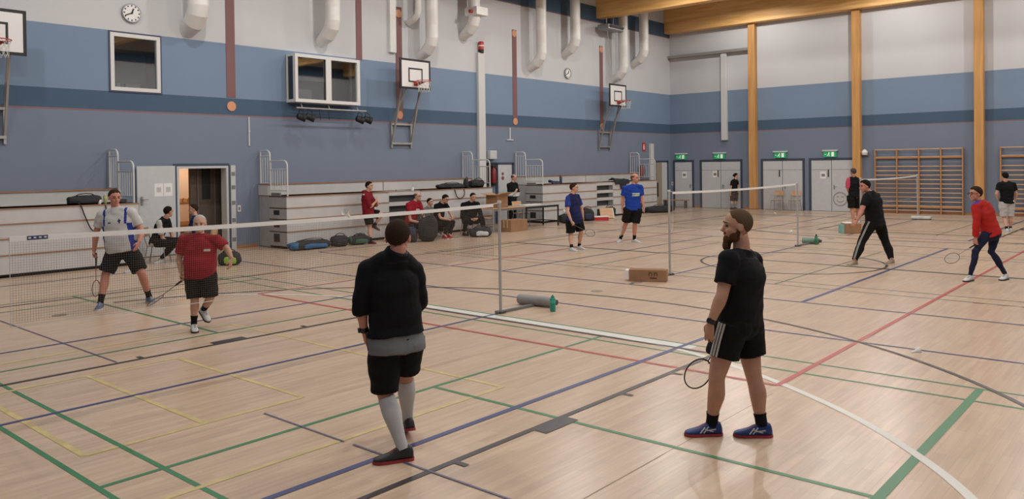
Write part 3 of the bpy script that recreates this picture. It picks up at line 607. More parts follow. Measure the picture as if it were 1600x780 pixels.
mb = MB(); mb.bar((XW+0.02, 21.78, 3.02), (XW+0.02, 21.78, 3.44), 0.05, 0.03, upv=(1, 0, 0)); mb.bar((XW+0.02, 21.6, 3.0), (XW+0.02, 21.95, 3.0), 0.03, 0.04); tag(mb.build('wall_bracket', 'rail_white'), 'small pale T-shaped bracket on the wall above the far door', 'bracket')
t = thing('fire_sign', 'small red fire extinguisher sign above the corner railing', 'sign', (XW, 31.0, 2.82))
mb = MB(); mb.box(0, 0.012, -0.14, 0.14, -0.19, 0.19); mb.build('sign_plate', 'red_plastic', t)
mb = MB(); mb.box(0.012, 0.016, -0.05, 0.04, -0.12, 0.06); mb.cyl((0.014, -0.005, 0.10), (0.017, -0.005, 0.10), 0.035, n=10); mb.build('pictogram', 'paper', t)
mb = MB(); mb.rbox((XW+0.065, 31.55, 2.0), (0.12, 0.26, 1.95), 0.01, 1); tag(mb.build('cable_channel', 'rail_white'), 'pale vertical wall channel behind the corner railing', 'cable channel')
def extinguisher(y, label):
    t = thing('fire_extinguisher', label, 'extinguisher', (XW+0.16, y, 1.45))
    mb = MB(); mb.lathe([(0.001, 0), (0.085, 0.0), (0.09, 0.03), (0.09, 0.42), (0.06, 0.50), (0.03, 0.53), (0.03, 0.56), (0.001, 0.57)], n=16); mb.build('cylinder', mat('extinguisher_red', (0.20, 0.012, 0.016), 0.4), t, True)
    mb = MB(); mb.rbox((0.0, 0, 0.60), (0.05, 0.16, 0.05), 0.008, 1); mb.build('valve', 'black', t)
    mb = MB(); mb.tube([(0, 0.06, 0.58), (0.04, 0.14, 0.5), (0.06, 0.15, 0.3), (0.05, 0.13, 0.1)], 0.014, 6); mb.build('hose', 'black', t, True)
    mb = MB(); mb.box(-0.16, -0.10, -0.06, 0.06, 0.1, 0.5); mb.box(-0.12, -0.08, -0.10, 0.10, 0.36, 0.39); mb.build('wall_hook', 'dark_grey', t)
extinguisher(20.72, 'red fire extinguisher behind the railing next to the pale post')
extinguisher(30.55, 'red fire extinguisher behind the corner railing below the red sign')
t = thing('hose_cabinet', 'grey wall box above the railing next to the pale post', 'wall box', (XW, 20.72, 2.45))
mb = MB(); mb.rbox((0.09, 0, 0), (0.18, 0.34, 0.30), 0.015, 1); mb.build('cabinet_body', 'rail_white', t)
mb = MB(); mb.box(0.18, 0.186, -0.13, 0.13, -0.11, 0.11); mb.build('cabinet_door', 'grey_door', t)
mb = MB(); mb.box(XW, XW+0.10, 20.50, 20.96, 1.38, 2.18); tag(mb.build('black_panel', 'black'), 'black backing panel on the wall behind the first red extinguisher', 'panel')
mb = MB(); mb.rbox((-18.93+0.0, YF-0.006, 1.2), (0.03, 0.012, 0.03), 0.002, 1)
mb = MB(); mb.rbox((-18.86, YF-0.01, 1.11), (0.11, 0.02, 0.17), 0.004, 1); t2 = tag(mb.build('light_switch', 'white_paint'), 'white switch plate in the corner beside the single door', 'switch'); mb = MB(); mb.box(-18.885, -18.835, YF-0.026, YF-0.02, 1.07, 1.15); mb.build('rocker', 'mid_grey', t2)
# ------------------------------------------------------------------ bleachers, folded against the wall
TIERS = [(0.07, 0.43), (0.45, 0.75), (0.77, 1.04), (1.06, 1.34)]
def bleacher(ya, yb, label, aisle=None, side_left=True):
    t = thing('bleacher', label, 'bleacher', (0, 0, 0), group='folded grey bleachers along the left wall')
    segs = [(ya, yb)] if not aisle else [(ya, aisle[0]), (aisle[1], yb)]
    for i, (z0, z1) in enumerate(TIERS):
        xf = -17.62+0.0*i
        for a, b in segs:
            mb = MB(); mb.box(-18.40, xf, a, b, z0, z1); fr = mb.build('tier_front', 'grey_panel', t)
            mb = MB(); mb.box(-18.42, xf+0.018, a-0.004, b+0.004, z1, z1+0.022); mb.build('deck_edge', 'edge_wood', fr)
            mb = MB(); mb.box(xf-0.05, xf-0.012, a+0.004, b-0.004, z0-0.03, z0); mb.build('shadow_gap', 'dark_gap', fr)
        if aisle:
            a, b = aisle; x = xf-0.28+0.02*i
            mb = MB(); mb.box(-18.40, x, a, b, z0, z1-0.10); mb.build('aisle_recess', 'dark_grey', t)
            mb = MB(); mb.box(x-0.02, xf-0.02, a, b, z1-0.10, z1+0.01); mb.build('aisle_step', 'grey_panel', t)
    mb = MB(); mb.box(-18.93, -18.48, ya, yb, 1.37, 1.64); tp = mb.build('top_tier_front', 'grey_panel', t)
    mb = MB(); mb.box(-18.93, -18.46, ya-0.004, yb+0.004, 1.64, 1.665); mb.build('top_deck_edge', 'edge_wood', tp)
    mb = MB(); mb.box(-18.93, -17.64, ya+0.01, yb-0.01, 1.342, 1.362); mb.build('top_deck', mat('deck_tan', (0.34, 0.25, 0.19), 0.6, var=0.1), t)
    mb = MB(); mb.box(-18.93, -18.42, ya+0.02, yb-0.02, 0.02, 1.34); mb.build('rear_frame', 'side_grey', t)
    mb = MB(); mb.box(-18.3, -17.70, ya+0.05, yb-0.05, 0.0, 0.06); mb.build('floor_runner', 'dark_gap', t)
    if aisle:
        ym = (aisle[0]+aisle[1])/2-0.1
        mb = MB(); mb.box(-18.484, -18.474, ym-0.008, ym+0.008, 1.37, 1.64); mb.build('panel_joint', 'black', t)
        mb = MB(); mb.cyl((-17.9, ym, 1.0), (-17.9, ym, 1.40), 0.012, n=6); mb.rbox((-17.86, ym+0.12, 1.30), (0.05, 0.30, 0.035), 0.006, 1); mb.build('latch', 'dark_grey', t)
        for yy in (aisle[0]+0.03, aisle[1]-0.03):
            mb = MB(); mb.bar((-17.66, yy, 0.05), (-17.66, yy, 1.34), 0.03, 0.03); mb.build('aisle_post', 'mid_grey', t)
    for ye, s in ((ya, -1), (yb, 1)):                # end panels with finger openings
        for i, (z0, z1) in enumerate(TIERS):
            mb = MB(); mb.box(-18.40, -17.62, ye+s*0.006 if s > 0 else ye-0.006, ye+0.002 if s < 0 else ye+0.008, z0, z1); ep = mb.build('end_panel', 'side_grey', t)
            if i < 3:
                mb = MB(); mb.box(-18.20, -17.94, min(ye+s*0.007, ye+s*0.012), max(ye+s*0.007, ye+s*0.012), z0+0.10, z1-0.05); mb.build('finger_slot', 'black', ep)
            mb = MB(); mb.box(-18.40, -17.62, min(ye+s*0.007, ye+s*0.011), max(ye+s*0.007, ye+s*0.011), z1-0.008, z1+0.012); mb.build('panel_line', 'dark_gap', ep)
    return t
bleacher(2.2, 7.8, 'folded grey bleacher behind the man in the white shirt')
bleacher(11.54, 19.35, 'folded grey bleacher in the middle where men sit in a row', aisle=(14.92, 16.16))
bleacher(22.0, 29.85, 'folded grey bleacher farthest from the viewer, behind the players in blue', aisle=(25.35, 26.5))
def guard_rail(y, label):
    t = thing('guard_rail', label, 'railing', (0, y, 0), group='white tube railings at the bleacher ends')
    def frame(xa, xb, zb, zt, r=0.022):
        rr = 0.14; pts = [(xa, 0, zb), (xa, 0, zt-0.02)]
        pts = [(xa, 0, zb), (xa, 0, zt)] if xa > -18.5 and False else [(xa, 0, zb), (xa, 0, zt-0.02), (xa+0.02, 0, zt)]
        pts += [(xb-rr, 0, zt)] + [(xb-rr+rr*math.sin(a), 0, zt-rr+rr*math.cos(a)) for a in (PI/2*k/6 for k in range(1, 7))] + [(xb, 0, zb)]
        mb = MB(); mb.tube(pts, r, 10); mb.build('rail_frame', 'rail_white', t, True)
    frame(-18.90, -18.45, 1.66, 2.55); frame(-18.43, -17.66, 1.36, 2.27)
    for x0, x1, zt, zb, nb in ((-18.90, -18.45, 2.40, 1.68, 3), (-18.43, -17.66, 2.05, 1.50, 6)):
        mb = MB(); mb.cyl((x0, 0, zt), (x1, 0, zt), 0.014, n=8); mb.build('top_bar', 'rail_white', t, True)
        mb = MB(); mb.cyl((x0, 0, zb), (x1, 0, zb), 0.014, n=8); mb.build('bottom_bar', 'rail_white', t, True)
        for k in range(1, nb+1):
            x = x0+(x1-x0)*k/(nb+1); mb = MB(); mb.cyl((x, 0, zb), (x, 0, zt), 0.009, n=6); mb.build('baluster', 'rail_white', t, True)
    mb = MB(); mb.box(-18.38, -17.98, -0.02, 0.02, 1.36, 1.44); mb.build('foot_plate', 'mid_grey', t)
for y, lb in ((7.72, 'white tube railing at the end of the nearest bleacher by the open door'), (11.60, 'white tube railing at the near end of the middle bleacher'), (19.28, 'white tube railing at the far end of the middle bleacher by the pale post'), (22.06, 'white tube railing at the near end of the far bleacher'), (29.78, 'white tube railing at the far end of the far bleacher near the corner')):
    guard_rail(y, lb)

# ------------------------------------------------------------------ badminton nets and posts
def net_post(y, label, out, style):
    t = thing('net_post', label, 'net post', (NETX, y, 0), group='badminton net posts')
    mb = MB(); mb.cyl((0, 0, 0.03), (0, 0, 1.56), 0.021, n=14); mb.build('post_tube', mat('post_grey', (0.42, 0.41, 0.40), 0.4, 0.3), t, True)
    mb = MB(); mb.cyl((0, 0, 1.55), (0, 0, 1.585), 0.028, n=14); mb.build('post_cap', 'rail_white', t, True)
    if style == 'plain':
        mb = MB(); mb.rbox((0, 0, 0.02), (0.06, 0.06, 0.035), 0.006, 1); mb.build('foot_plate', 'dark_grey', t)
    elif style == 'box':
        mb = MB(); mb.rbox((0.12, 0, 0.07), (0.62, 0.34, 0.10), 0.03, 3); mb.build('base_weight', 'rail_white', t, True)
        for x in (-0.14, 0.38):
            mb = MB(); mb.cyl((x, -0.14, 0.03), (x, 0.14, 0.03), 0.03, n=10); mb.build('wheel', 'dark_grey', t, True)
    else:
        mb = MB(); mb.bar((0, -0.08*out, 0.02), (0.04, out*0.95, 0.02), 0.05, 0.035); mb.build('foot_bar', 'mid_grey', t)
        mb = MB(); mb.rbox((0, 0, 0.02), (0.12, 0.12, 0.03), 0.006, 1); mb.build('foot_plate', 'dark_grey', t)
        r = 0.075; c = V(0.04, out*0.74, r+0.005); wd = mat('weight_green', (0.16, 0.26, 0.20), 0.5) if style == 'green' else mat('weight_grey', (0.26, 0.26, 0.26), 0.5)
        L = {'small': 0.12, 'green': 0.20}.get(style, 0.30)
        mb = MB(); mb.lathe([(0.001, -L), (r*0.9, -L), (r, -L+0.02), (r, L-0.02), (r*0.9, L), (0.001, L)], n=20)
        R = Matrix.Rotation(PI/2, 3, 'Y') ; R = Rz(0.12) @ R
        mb.v = [tuple(R @ Vector(p)+c) for p in mb.v]; mb.build('counterweight', wd, t, True)
        mb = MB(); e = c+R @ V(0, 0, L); mb.cyl(e, e+R @ V(0, 0, 0.06), 0.04, n=12); mb.build('weight_hub', 'dark_grey', t, True)
def net(y0, y1, label, sag=0.028):
    t = thing('badminton_net', label, 'net', (NETX, 0, 0), group='badminton nets across the hall')
    N = 36; g = 0.13
    def top(f): return 1.545-sag*4*f*(1-f)
    ya, yb = y0+g, y1-g
    mb = MB(); rings = []
    for i in range(N+1):
        f = i/N; y = ya+(yb-ya)*f; z = top(f); rings.append([V(-0.006, y, z-0.042), V(0.006, y, z-0.042), V(0.006, y, z), V(-0.006, y, z)])
    mb.loft(rings); mb.build('top_tape', 'white_tape', t)
    mb = MB(); mb.tube([(0, y0, 1.555), (0, ya, 1.54)], 0.005, 6); mb.tube([(0, yb, 1.54), (0, y1, 1.555)], 0.005, 6); mb.build('top_cord', 'rail_white', t)
    mb = MB(); h = 0.68; sp = 0.021; th = 0.0012
    nv = int((yb-ya)/sp)
    for i in range(nv+1):
        y = ya+sp*i; z = top((y-ya)/(yb-ya))-0.041; mb.bar((0, y, z-h), (0, y, z), th, th, upv=(1, 0, 0))
    nh = int(h/sp)
    for j in range(nh+1):
        zz = -0.075-j*sp
        for i in range(0, N, 3):
            fa, fb = i/N, min(i+3, N)/N; mb.bar((0, ya+(yb-ya)*fa, top(fa)+zz), (0, ya+(yb-ya)*fb, top(fb)+zz), th, th)
    tag(mb.build('netting', 'cord', t), kind='stuff')
    mb = MB(); mb.tube([(0, ya+(yb-ya)*i/N, top(i/N)-0.075-h) for i in range(N+1)], 0.003, 5); mb.build('bottom_cord', 'rail_white', t)
    for y in (ya, yb):
        mb = MB(); mb.cyl((0, y, top(0)-0.075-h), (0, y, top(0)), 0.003, n=5); mb.build('side_cord', 'rail_white', t)
    return t
n1 = net(2.10, 8.31, 'badminton net in the foreground crossing in front of the man in red')
mb = MB(); mb.box(0.0065, 0.0085, 2.36, 2.52, 1.506, 1.540); mb.build('maker_label', 'label_blue', n1)
mb = MB(); 
for a in (2.37, 2.41, 2.45, 2.49): mb.box(0.0086, 0.0092, a, a+0.02, 1.517, 1.530)
mb.build('label_print', 'line_white', n1)
net(13.04, 19.27, 'badminton net on the middle court behind the bearded man')
net(24.05, 30.23, 'badminton net on the farthest court in front of the wall bars')
net_post(2.10, 'net post of the foreground net just outside the left edge', -1, 'plain')
net_post(8.31, 'grey net post beside the turquoise bottle', 1, 'weight')
net_post(13.04, 'grey net post behind the long cardboard box', -1, 'small')
net_post(19.27, 'grey net post with the green bottle at its foot', 1, 'green')
net_post(24.05, 'net post of the farthest court hidden behind the man in track trousers', -1, 'box')
net_post(30.23, 'white net post on a wheeled white base before the wall bars', 1, 'box')

# ------------------------------------------------------------------ small things
def shuttlecock(loc, label, rx=0.0, ry=0.0, rz=0.0):
    t = thing('shuttlecock', label, 'shuttlecock', loc, group='white shuttlecocks'); t.rotation_euler = (rx, ry, rz)
    mb = MB(); mb.lathe([(0.001, -0.013), (0.009, -0.010), (0.0135, 0.0), (0.0135, 0.012), (0.001, 0.012)], n=14); mb.build('cork', 'shuttle', t, True)
    for k in range(16):
        a = 2*PI*k/16; d = V(math.cos(a), math.sin(a), 0); s = V(-math.sin(a), math.cos(a), 0)
        p0 = d*0.011+V(0, 0, 0.012); p1 = d*0.026+V(0, 0, 0.055); p2 = d*0.034+V(0, 0, 0.078)
        mb = MB(); mb.add([p0-s*0.001, p0+s*0.001, p1+s*0.0075, p2+s*0.0075, p2-s*0.0075, p1-s*0.0075], [(0, 1, 2, 5), (5, 2, 3, 4)]); mb.build('feather', 'shuttle', t)
shuttlecock((-5.833, 4.468, 1.638), 'white shuttlecock in flight over the foreground net', 0.9, 0.5, 0)
shuttlecock((-2.31, 9.15, 0.034), 'white shuttlecock on the floor between the red and black lines', 0, 1.25, 0.6)
shuttlecock((-7.30, 9.12, 0.034), 'white shuttlecock on the floor by the grey counterweight', 0, 1.25, 2.2)
shuttlecock((-8.65, 18.2, 0.034), 'white shuttlecock lying under the middle court net', 0, 1.25, 0.2)
shuttlecock((-9.0, 22.7, 0.034), 'white shuttlecock lying left of the far carton', 0, 1.25, 1.0)
shuttlecock((-12.6, 30.4, 0.034), 'white shuttlecock far back on the floor before the double doors', 0, 1.25, 2.9)

def bottle(loc, h, r, body, label, cap=None, tilt=None):
    t = thing('drinking_bottle', label, 'bottle', loc)
    if tilt: t.rotation_euler = tilt
    mb = MB(); mb.lathe([(0.001, 0), (r*0.92, 0), (r, h*0.03), (r, h*0.35), (r*0.93, h*0.42), (r, h*0.5), (r, h*0.76), (r*0.8, h*0.82), (r*0.55, h*0.84)], n=18); mb.build('bottle_body', body, t, True)
    mb = MB(); mb.lathe([(r*0.6, h*0.835), (r*0.62, h*0.84), (r*0.62, h*0.93), (r*0.3, h*0.95), (r*0.28, h), (0.001, h)], n=16); mb.build('bottle_cap', cap or body, t, True)
    mb = MB(); mb.cyl((0, 0, h*0.52), (0, 0, h*0.70), r*1.01, n=18); mb.build('bottle_band', mat('band_'+body, [min(1, c*1.6+0.02) for c in M[body].node_tree.nodes['Principled BSDF'].inputs['Base Color'].default_value[:3]], 0.4), t, True)
mat('teal', (0.02, 0.26, 0.20), 0.35); mat('bottle_navy', (0.02, 0.025, 0.08), 0.4); mat('bottle_white', (0.55, 0.56, 0.55), 0.4); mat('bottle_yellow', (0.30, 0.32, 0.12), 0.4)
bottle((-6.93, 8.85, 0), 0.235, 0.040, 'teal', 'turquoise drinking bottle standing on the floor by the net post')
bottle((-7.22, 19.9, 0), 0.26, 0.038, 'green_dark', 'dark green drinking bottle by the middle court post', 'black')
bottle((-17.75, 7.15, 1.364), 0.22, 0.036, 'bottle_yellow', 'yellowish drinking bottle on the near bleacher behind the white shirt', 'white_paint')
bottle((-17.72, 23.2, 1.364), 0.34, 0.05, 'bottle_navy', 'navy drinking bottle with red cap on the far bleacher', 'red_plastic')
bottle((-17.1, 22.55, 0.30), 0.22, 0.04, 'bottle_white', 'white drinking bottle standing on the black bag by the table')
bottle((-16.35, 16.85, 0), 0.24, 0.035, 'black', 'black drinking bottle on the floor beside the seated man on a chair')
mb = MB(); mb.lathe([(0.001, 0), (0.032, 0), (0.042, 0.095), (0.038, 0.095), (0.03, 0.01), (0.001, 0.008)], n=16); tag(mb.build('paper_cup', 'paper', None, True, (-17.72, 7.02, 1.364)), 'white paper cup on the near bleacher next to the black shoulder bag', 'cup')
mb = MB(); mb.lathe([(0.001, 0), (0.045, 0), (0.05, 0.10), (0.045, 0.10), (0.04, 0.01), (0.001, 0.01)], n=16); tag(mb.build('paper_cup', 'paper', None, True, (-17.75, 15.95, 1.362)), 'white paper cup on the middle bleacher by the aisle', 'cup')

# cartons
def carton(loc, rz, sz, label, open_flaps=False, tape=2, printed=None, m='cardboard', end_mat=None):
    t = thing('cardboard_box', label, 'carton', loc, rz, group=None)
    x, y, z = sz
    if open_flaps:
        mb = MB(); mb.box(-x/2, x/2, -y/2, -y/2+0.008, 0, z); mb.box(-x/2, x/2, y/2-0.008, y/2, 0, z); mb.box(-x/2, -x/2+0.008, -y/2, y/2, 0, z); mb.box(x/2-0.008, x/2, -y/2, y/2, 0, z); mb.box(-x/2, x/2, -y/2, y/2, 0, 0.01); mb.build('box_body', m, t)
        for k, (px, py, dx, dy) in enumerate(((x/2, 0, 0.22, 0.08), (-x/2, 0, -0.20, 0.06), (0, y/2, 0.05, 0.2), (0, -y/2, 0.02, -0.20))):
            mb = MB()
            if k < 2: mb.add([(px, -y/2, z), (px, y/2, z), (px+dx, y/2, z+dy), (px+dx, -y/2, z+dy), (px, -y/2, z-0.006), (px, y/2, z-0.006), (px+dx, y/2, z+dy-0.006), (px+dx, -y/2, z+dy-0.006)], [(0, 1, 2, 3), (7, 6, 5, 4), (0, 4, 5, 1), (1, 5, 6, 2), (2, 6, 7, 3), (3, 7, 4, 0)])
            else: mb.add([(-x/2, py, z), (x/2, py, z), (x/2, py+dy, z+dx), (-x/2, py+dy, z+dx), (-x/2, py, z-0.006), (x/2, py, z-0.006), (x/2, py+dy, z+dx-0.006), (-x/2, py+dy, z+dx-0.006)], [(0, 1, 2, 3), (7, 6, 5, 4), (0, 4, 5, 1), (1, 5, 6, 2), (2, 6, 7, 3), (3, 7, 4, 0)])
            mb.build('flap', 'cardboard_light', t)
    else:
        mb = MB(); mb.rbox((0, 0, z/2), (x, y, z), 0.006, 1); mb.build('box_body', m, t)
        mb = MB(); mb.box(-x/2, x/2, -0.002, 0.002, z, z+0.002); mb.build('lid_seam', 'print_dark', t)
    for k in range(tape):
        px = -x/2+x*(k+1)/(tape+1)
        mb = MB(); mb.box(px-0.025, px+0.025, -y/2-0.003, -y/2+0.001, z*0.35, z*0.98); mb.build('tape_strip', 'tape_clear', t)
    return t
t = carton((-7.38, 12.18, 0), 0.42, (0.66, 0.22, 0.21), 'long brown cardboard box on the floor by the middle net post', tape=0)
mb = MB()
for k, (a, b) in enumerate(((0.02, 0.035), (0.065, 0.08), (0.11, 0.125), (0.155, 0.17))):
    mb.box(a, b, -0.114, -0.110, 0.10, 0.165)
    if k % 2 == 0: mb.box(a, b+0.02, -0.114, -0.110, 0.15, 0.165)
mb.box(0.04, 0.16, -0.114, -0.110, 0.055, 0.075); mb.build('box_print', 'print_dark', t)
mb = MB(); mb.box(-0.40, -0.33, -0.09, 0.10, 0.05, 0.19); mb.build('open_flap', 'paper', t)
t = carton((-7.55, 23.55, 0), YAW, (0.48, 0.30, 0.28), 'brown cardboard box on the floor behind the man in track trousers', tape=0)
mb = MB(); mb.box(-0.31, -0.242, -0.13, 0.13, 0.0, 0.26); mb.build('end_panel', mat('pale_green', (0.20, 0.42, 0.36), 0.6), t)
mb = MB(); mb.rbox((-0.10, 0.0, 0.30), (0.24, 0.22, 0.04), 0.01, 1); mb.build('paper_wrap', 'paper', t)
carton((-16.35, 18.95, 0), 0.0, (0.44, 0.80, 0.37), 'large brown cardboard carton on the floor under the tables', tape=2)
carton((-16.85, 18.72, 0.742), 0.15, (0.42, 0.62, 0.40), 'open brown cardboard carton standing on the table', open_flaps=True, tape=0)

# tables
def table(x0, x1, y0, y1, h, label, top_m='cardboard_light', leg_m='black', shelf=True):
    t = thing('folding_table', label, 'table', ((x0+x1)/2, (y0+y1)/2, 0)); a, b = (x1-x0)/2, (y1-y0)/2
    mb = MB(); mb.rbox((0, 0, h-0.0125), (2*a, 2*b, 0.025), 0.006, 1); mb.build('table_top', top_m, t)
    for sx in (-1, 1):
        for sy in (-1, 1):
            mb = MB(); mb.bar((sx*(a-0.05), sy*(b-0.06), 0), (sx*(a-0.05), sy*(b-0.06), h-0.025), 0.04, 0.04); mb.build('leg', leg_m, t)
    for sy in (-1, 1):
        mb = MB(); mb.bar((-a+0.05, sy*(b-0.06), 0.17), (a-0.05, sy*(b-0.06), 0.17), 0.03, 0.03); mb.build('stretcher', leg_m, t)
    if shelf:
        mb = MB(); mb.bar((-a+0.05, -b+0.06, 0.18), (-a+0.05, b-0.06, 0.18), 0.03, 0.03); mb.bar((a-0.05, -b+0.06, h-0.06), (a-0.05, b-0.06, h-0.06), 0.03, 0.06); mb.build('frame_bar', leg_m, t)
    return t
mat('table_grey', (0.40, 0.38, 0.36), 0.5)
table(-17.25, -16.5, 19.75, 21.55, 0.74, 'grey-topped table with black metal legs in front of the far bleacher', 'table_grey')
table(-17.25, -16.5, 18.15, 19.70, 0.74, 'pale table carrying the open carton', 'birch', 'grey_metal')
mb = MB(); mb.rbox((-16.85, 20.35, 0.755), (0.30, 0.85, 0.028), 0.005, 1); tag(mb.build('tournament_folder', 'paper'), 'flat white folder lying on the grey table', 'folder')
# wooden chairs with metal legs
def chair(loc, rz, label, h=0.44):
    t = thing('stacking_chair', label, 'chair', loc, rz, group=None)
    rings = []
    for i in range(9):
        u = -0.20+0.40*i/8; dz = 0.012*math.cos(u*8); rings.append([V(-0.20, u, h+dz), V(0.20, u, h+dz), V(0.20, u, h+dz+0.012), V(-0.20, u, h+dz+0.012)])
    mb = MB(); mb.loft(rings); mb.build('seat', 'birch', t)
    rings = []
    for i in range(9):
        x = -0.20+0.40*i/8; yy = -0.205-0.03*math.cos(x*6); rings.append([V(x, yy, h+0.20), V(x, yy-0.012, h+0.20), V(x, yy-0.05, h+0.40), V(x, yy-0.038, h+0.40)])
    mb = MB(); mb.loft(rings); mb.build('backrest', 'birch', t)
    for s in (-1, 1):
        mb = MB(); mb.tube([(s*0.22, 0.21, 0.0), (s*0.19, 0.17, h-0.01)], 0.011, 8); mb.build('leg', 'grey_metal', t, True)
        mb = MB(); mb.tube([(s*0.22, -0.24, 0.0), (s*0.19, -0.17, h-0.01), (s*0.19, -0.22, h+0.15), (s*0.18, -0.265, h+0.38)], 0.011, 8); mb.build('leg', 'grey_metal', t, True)
        mb = MB(); mb.cyl((s*0.19, -0.17, h-0.01), (s*0.19, 0.17, h-0.01), 0.011, n=8); mb.build('seat_rail', 'grey_metal', t, True)
    mb = MB(); mb.cyl((-0.19, 0.16, h-0.012), (0.19, 0.16, h-0.012), 0.011, n=8); mb.build('crossbar', 'grey_metal', t, True)
chair((-13.60, 32.95, 0), PI, 'wooden chair with metal legs by the end wall, left of the pair')
chair((-12.85, 32.95, 0), PI+0.1, 'wooden chair with metal legs by the end wall, right of the pair')
chair((-17.55, 8.18, 0), YAW-PI/2+0.15, 'wooden chair under the seated man in black looking away', 0.40)
chair((-17.70, 9.35, 0), YAW+PI/2, 'wooden chair under the man sitting behind the one in red', 0.32)
chair((-16.72, 17.36, 0), YAW-2.5, 'wooden chair under the seated man in black leaning forward', 0.36)
chair((-16.75, 18.05, 0), -1.2, 'empty wooden chair beside the tables', 0.44)
chair((-17.45, 20.6, 0), -PI/2-0.2, 'wooden chair tucked behind the grey table', 0.44)
# long low bench for the seated row
t = thing('gym_bench', 'low wooden gym bench under the seated row of men', 'bench', (-17.05, 15.75, 0))
mb = MB(); mb.rbox((0, 0, 0.275), (0.28, 2.3, 0.04), 0.008, 1); mb.build('bench_top', 'pine', t)
for s in (-1, 1):
    mb = MB(); mb.rbox((0, s*0.9, 0.13), (0.22, 0.06, 0.25), 0.008, 1); mb.build('bench_leg', 'pine', t)
mb = MB(); mb.box(-0.02, 0.02, -0.9, 0.9, 0.06, 0.14); mb.build('bench_rail', 'pine', t)
t = thing('gym_bench', 'dark low bench standing by the single corner door', 'bench', (-18.35, 32.75, 0))
mb = MB(); mb.rbox((0, 0, 0.36), (1.3, 0.28, 0.04), 0.008, 1); mb.build('bench_top', 'pine', t)
for s in (-1, 1):
    mb = MB(); mb.rbox((s*0.52, 0, 0.17), (0.05, 0.22, 0.34), 0.008, 1); mb.build('bench_leg', 'dark_grey', t)
# bags
def bag(loc, rz, sz, label, m='bag_black', accent=None, tilt=0.0, strap=True, name='sports_bag', lying=False):
    t = thing(name, label, 'bag', loc, rz); x, y, z = sz
    def blob(cx, cy, cz, sx, sy, sz_, seed, flat, e=0.55, nu=30, nv=18, amp=0.05):
        vs = []; fs = []; sgn = lambda q, k: math.copysign(abs(q)**k, q)
        for i in range(nv+1):
            ph = -PI/2+PI*i/nv
            for j in range(nu):
                th = 2*PI*j/nu; q = V(sgn(math.cos(ph), e)*sgn(math.cos(th), e), sgn(math.cos(ph), e)*sgn(math.sin(th), e), sgn(math.sin(ph), e))
                n = math.sin(3.1*q.x+2.3*q.z+seed)+0.7*math.sin(5.3*q.y-3.7*q.x+seed*2)+0.6*math.sin(6.1*q.z+4.4*q.x+seed*3)
                f = 1+amp*n; sag = 1-0.16*q.x*q.x*(1 if q.z > 0 else 0)
                vs.append(V(cx+q.x*sx/2*f, cy+q.y*sy/2*f*(1-0.10*max(0, q.z)), max(cz+q.z*sz_/2*f*sag, flat)))
        for i in range(nv):
            for j in range(nu):
                k = (j+1) % nu; fs.append((i*nu+j, i*nu+k, (i+1)*nu+k, (i+1)*nu+j))
        return MB().add(vs, fs)
    sd_ = (loc[0]*7+loc[1]*3) % 6
    blob(0, 0, z/2, x, y, z, sd_, 0.002).build('bag_body', m, t, 'all')
    blob(0.05*x, -y*0.42, z*0.38, x*0.62, y*0.34, z*0.5, sd_+2, 0.02).build('front_pocket', accent or m, t, 'all')
    blob(-x*0.38, 0, z*0.46, x*0.30, y*0.9, z*0.78, sd_+4, 0.002).build('end_pocket', m if accent in (None, 'rail_white', 'lime') else accent, t, 'all')
    mb = MB(); mb.tube([(-x*0.42, 0, z*0.86), (-x*0.2, 0, z*0.985), (0, 0, z*1.0), (x*0.2, 0, z*0.985), (x*0.42, 0, z*0.86)], 0.006, 6); mb.build('zip', 'grey_metal', t)
    if strap:
        mb = MB(); mb.tube([(-x*0.3, -y*0.2, z*0.93), (-x*0.2, -y*0.3, z*1.12), (0, -y*0.32, z*1.18), (x*0.2, -y*0.3, z*1.12), (x*0.3, -y*0.2, z*0.93)], 0.012, 6); mb.build('carry_strap', 'black', t, True)
    return t
bag((-17.20, 11.95, 0), 1.5, (1.15, 0.36, 0.24), 'long blue and black racket bag lying before the middle bleacher', 'bag_black', 'bag_blue')
bag((-17.10, 12.78, 0.0), 1.2, (0.45, 0.28, 0.30), 'black sports bag behind the blue racket bag', 'bag_black')
bag((-17.10, 13.42, 0), 1.2, (0.55, 0.34, 0.26), 'black sports bag with green pocket beside the man in the red hoodie', 'bag_black', 'bag_green')
bag((-16.14, 15.06, 0), YAW, (0.50, 0.40, 0.70), 'tall black rucksack standing before the seated men', 'bag_black', name='rucksack')
bag((-16.33, 14.62, 0), YAW, (0.30, 0.26, 0.42), 'smaller dark rucksack left of the tall black rucksack', 'bag_navy', 'bag_black', name='rucksack')
bag((-15.88, 16.9, 0), 0.9, (0.62, 0.32, 0.28), 'black and white sports bag at the feet of the man on the chair', 'bag_black', 'rail_white')
bag((-16.95, 22.5, 0), 1.2, (0.55, 0.34, 0.34), 'black sports bag on the floor at the end of the grey table', 'bag_black')
bag((-16.95, 23.75, 0), 0.8, (0.50, 0.36, 0.46), 'black sports bag right of the man in the navy shirt', 'bag_black', 'bag_navy')
bag((-17.25, 25.6, 0), 1.2, (0.55, 0.25, 0.42), 'black bag leaning at the aisle of the far bleacher', 'bag_black')
bag((-17.3, 27.75, 0), 0.8, (0.36, 0.28, 0.50), 'dark blue rucksack on the floor right of the man in the bright blue shirt', 'bag_navy', name='rucksack')
bag((-17.15, 29.3, 0), 1.0, (1.25, 0.36, 0.30), 'long black bag on the floor near the corner of the hall', 'bag_black')
bag((-15.85, 8.95, 0), 0.9, (0.45, 0.30, 0.30), 'black bag with lime patch on the floor right of the man in red', 'bag_black', 'lime')
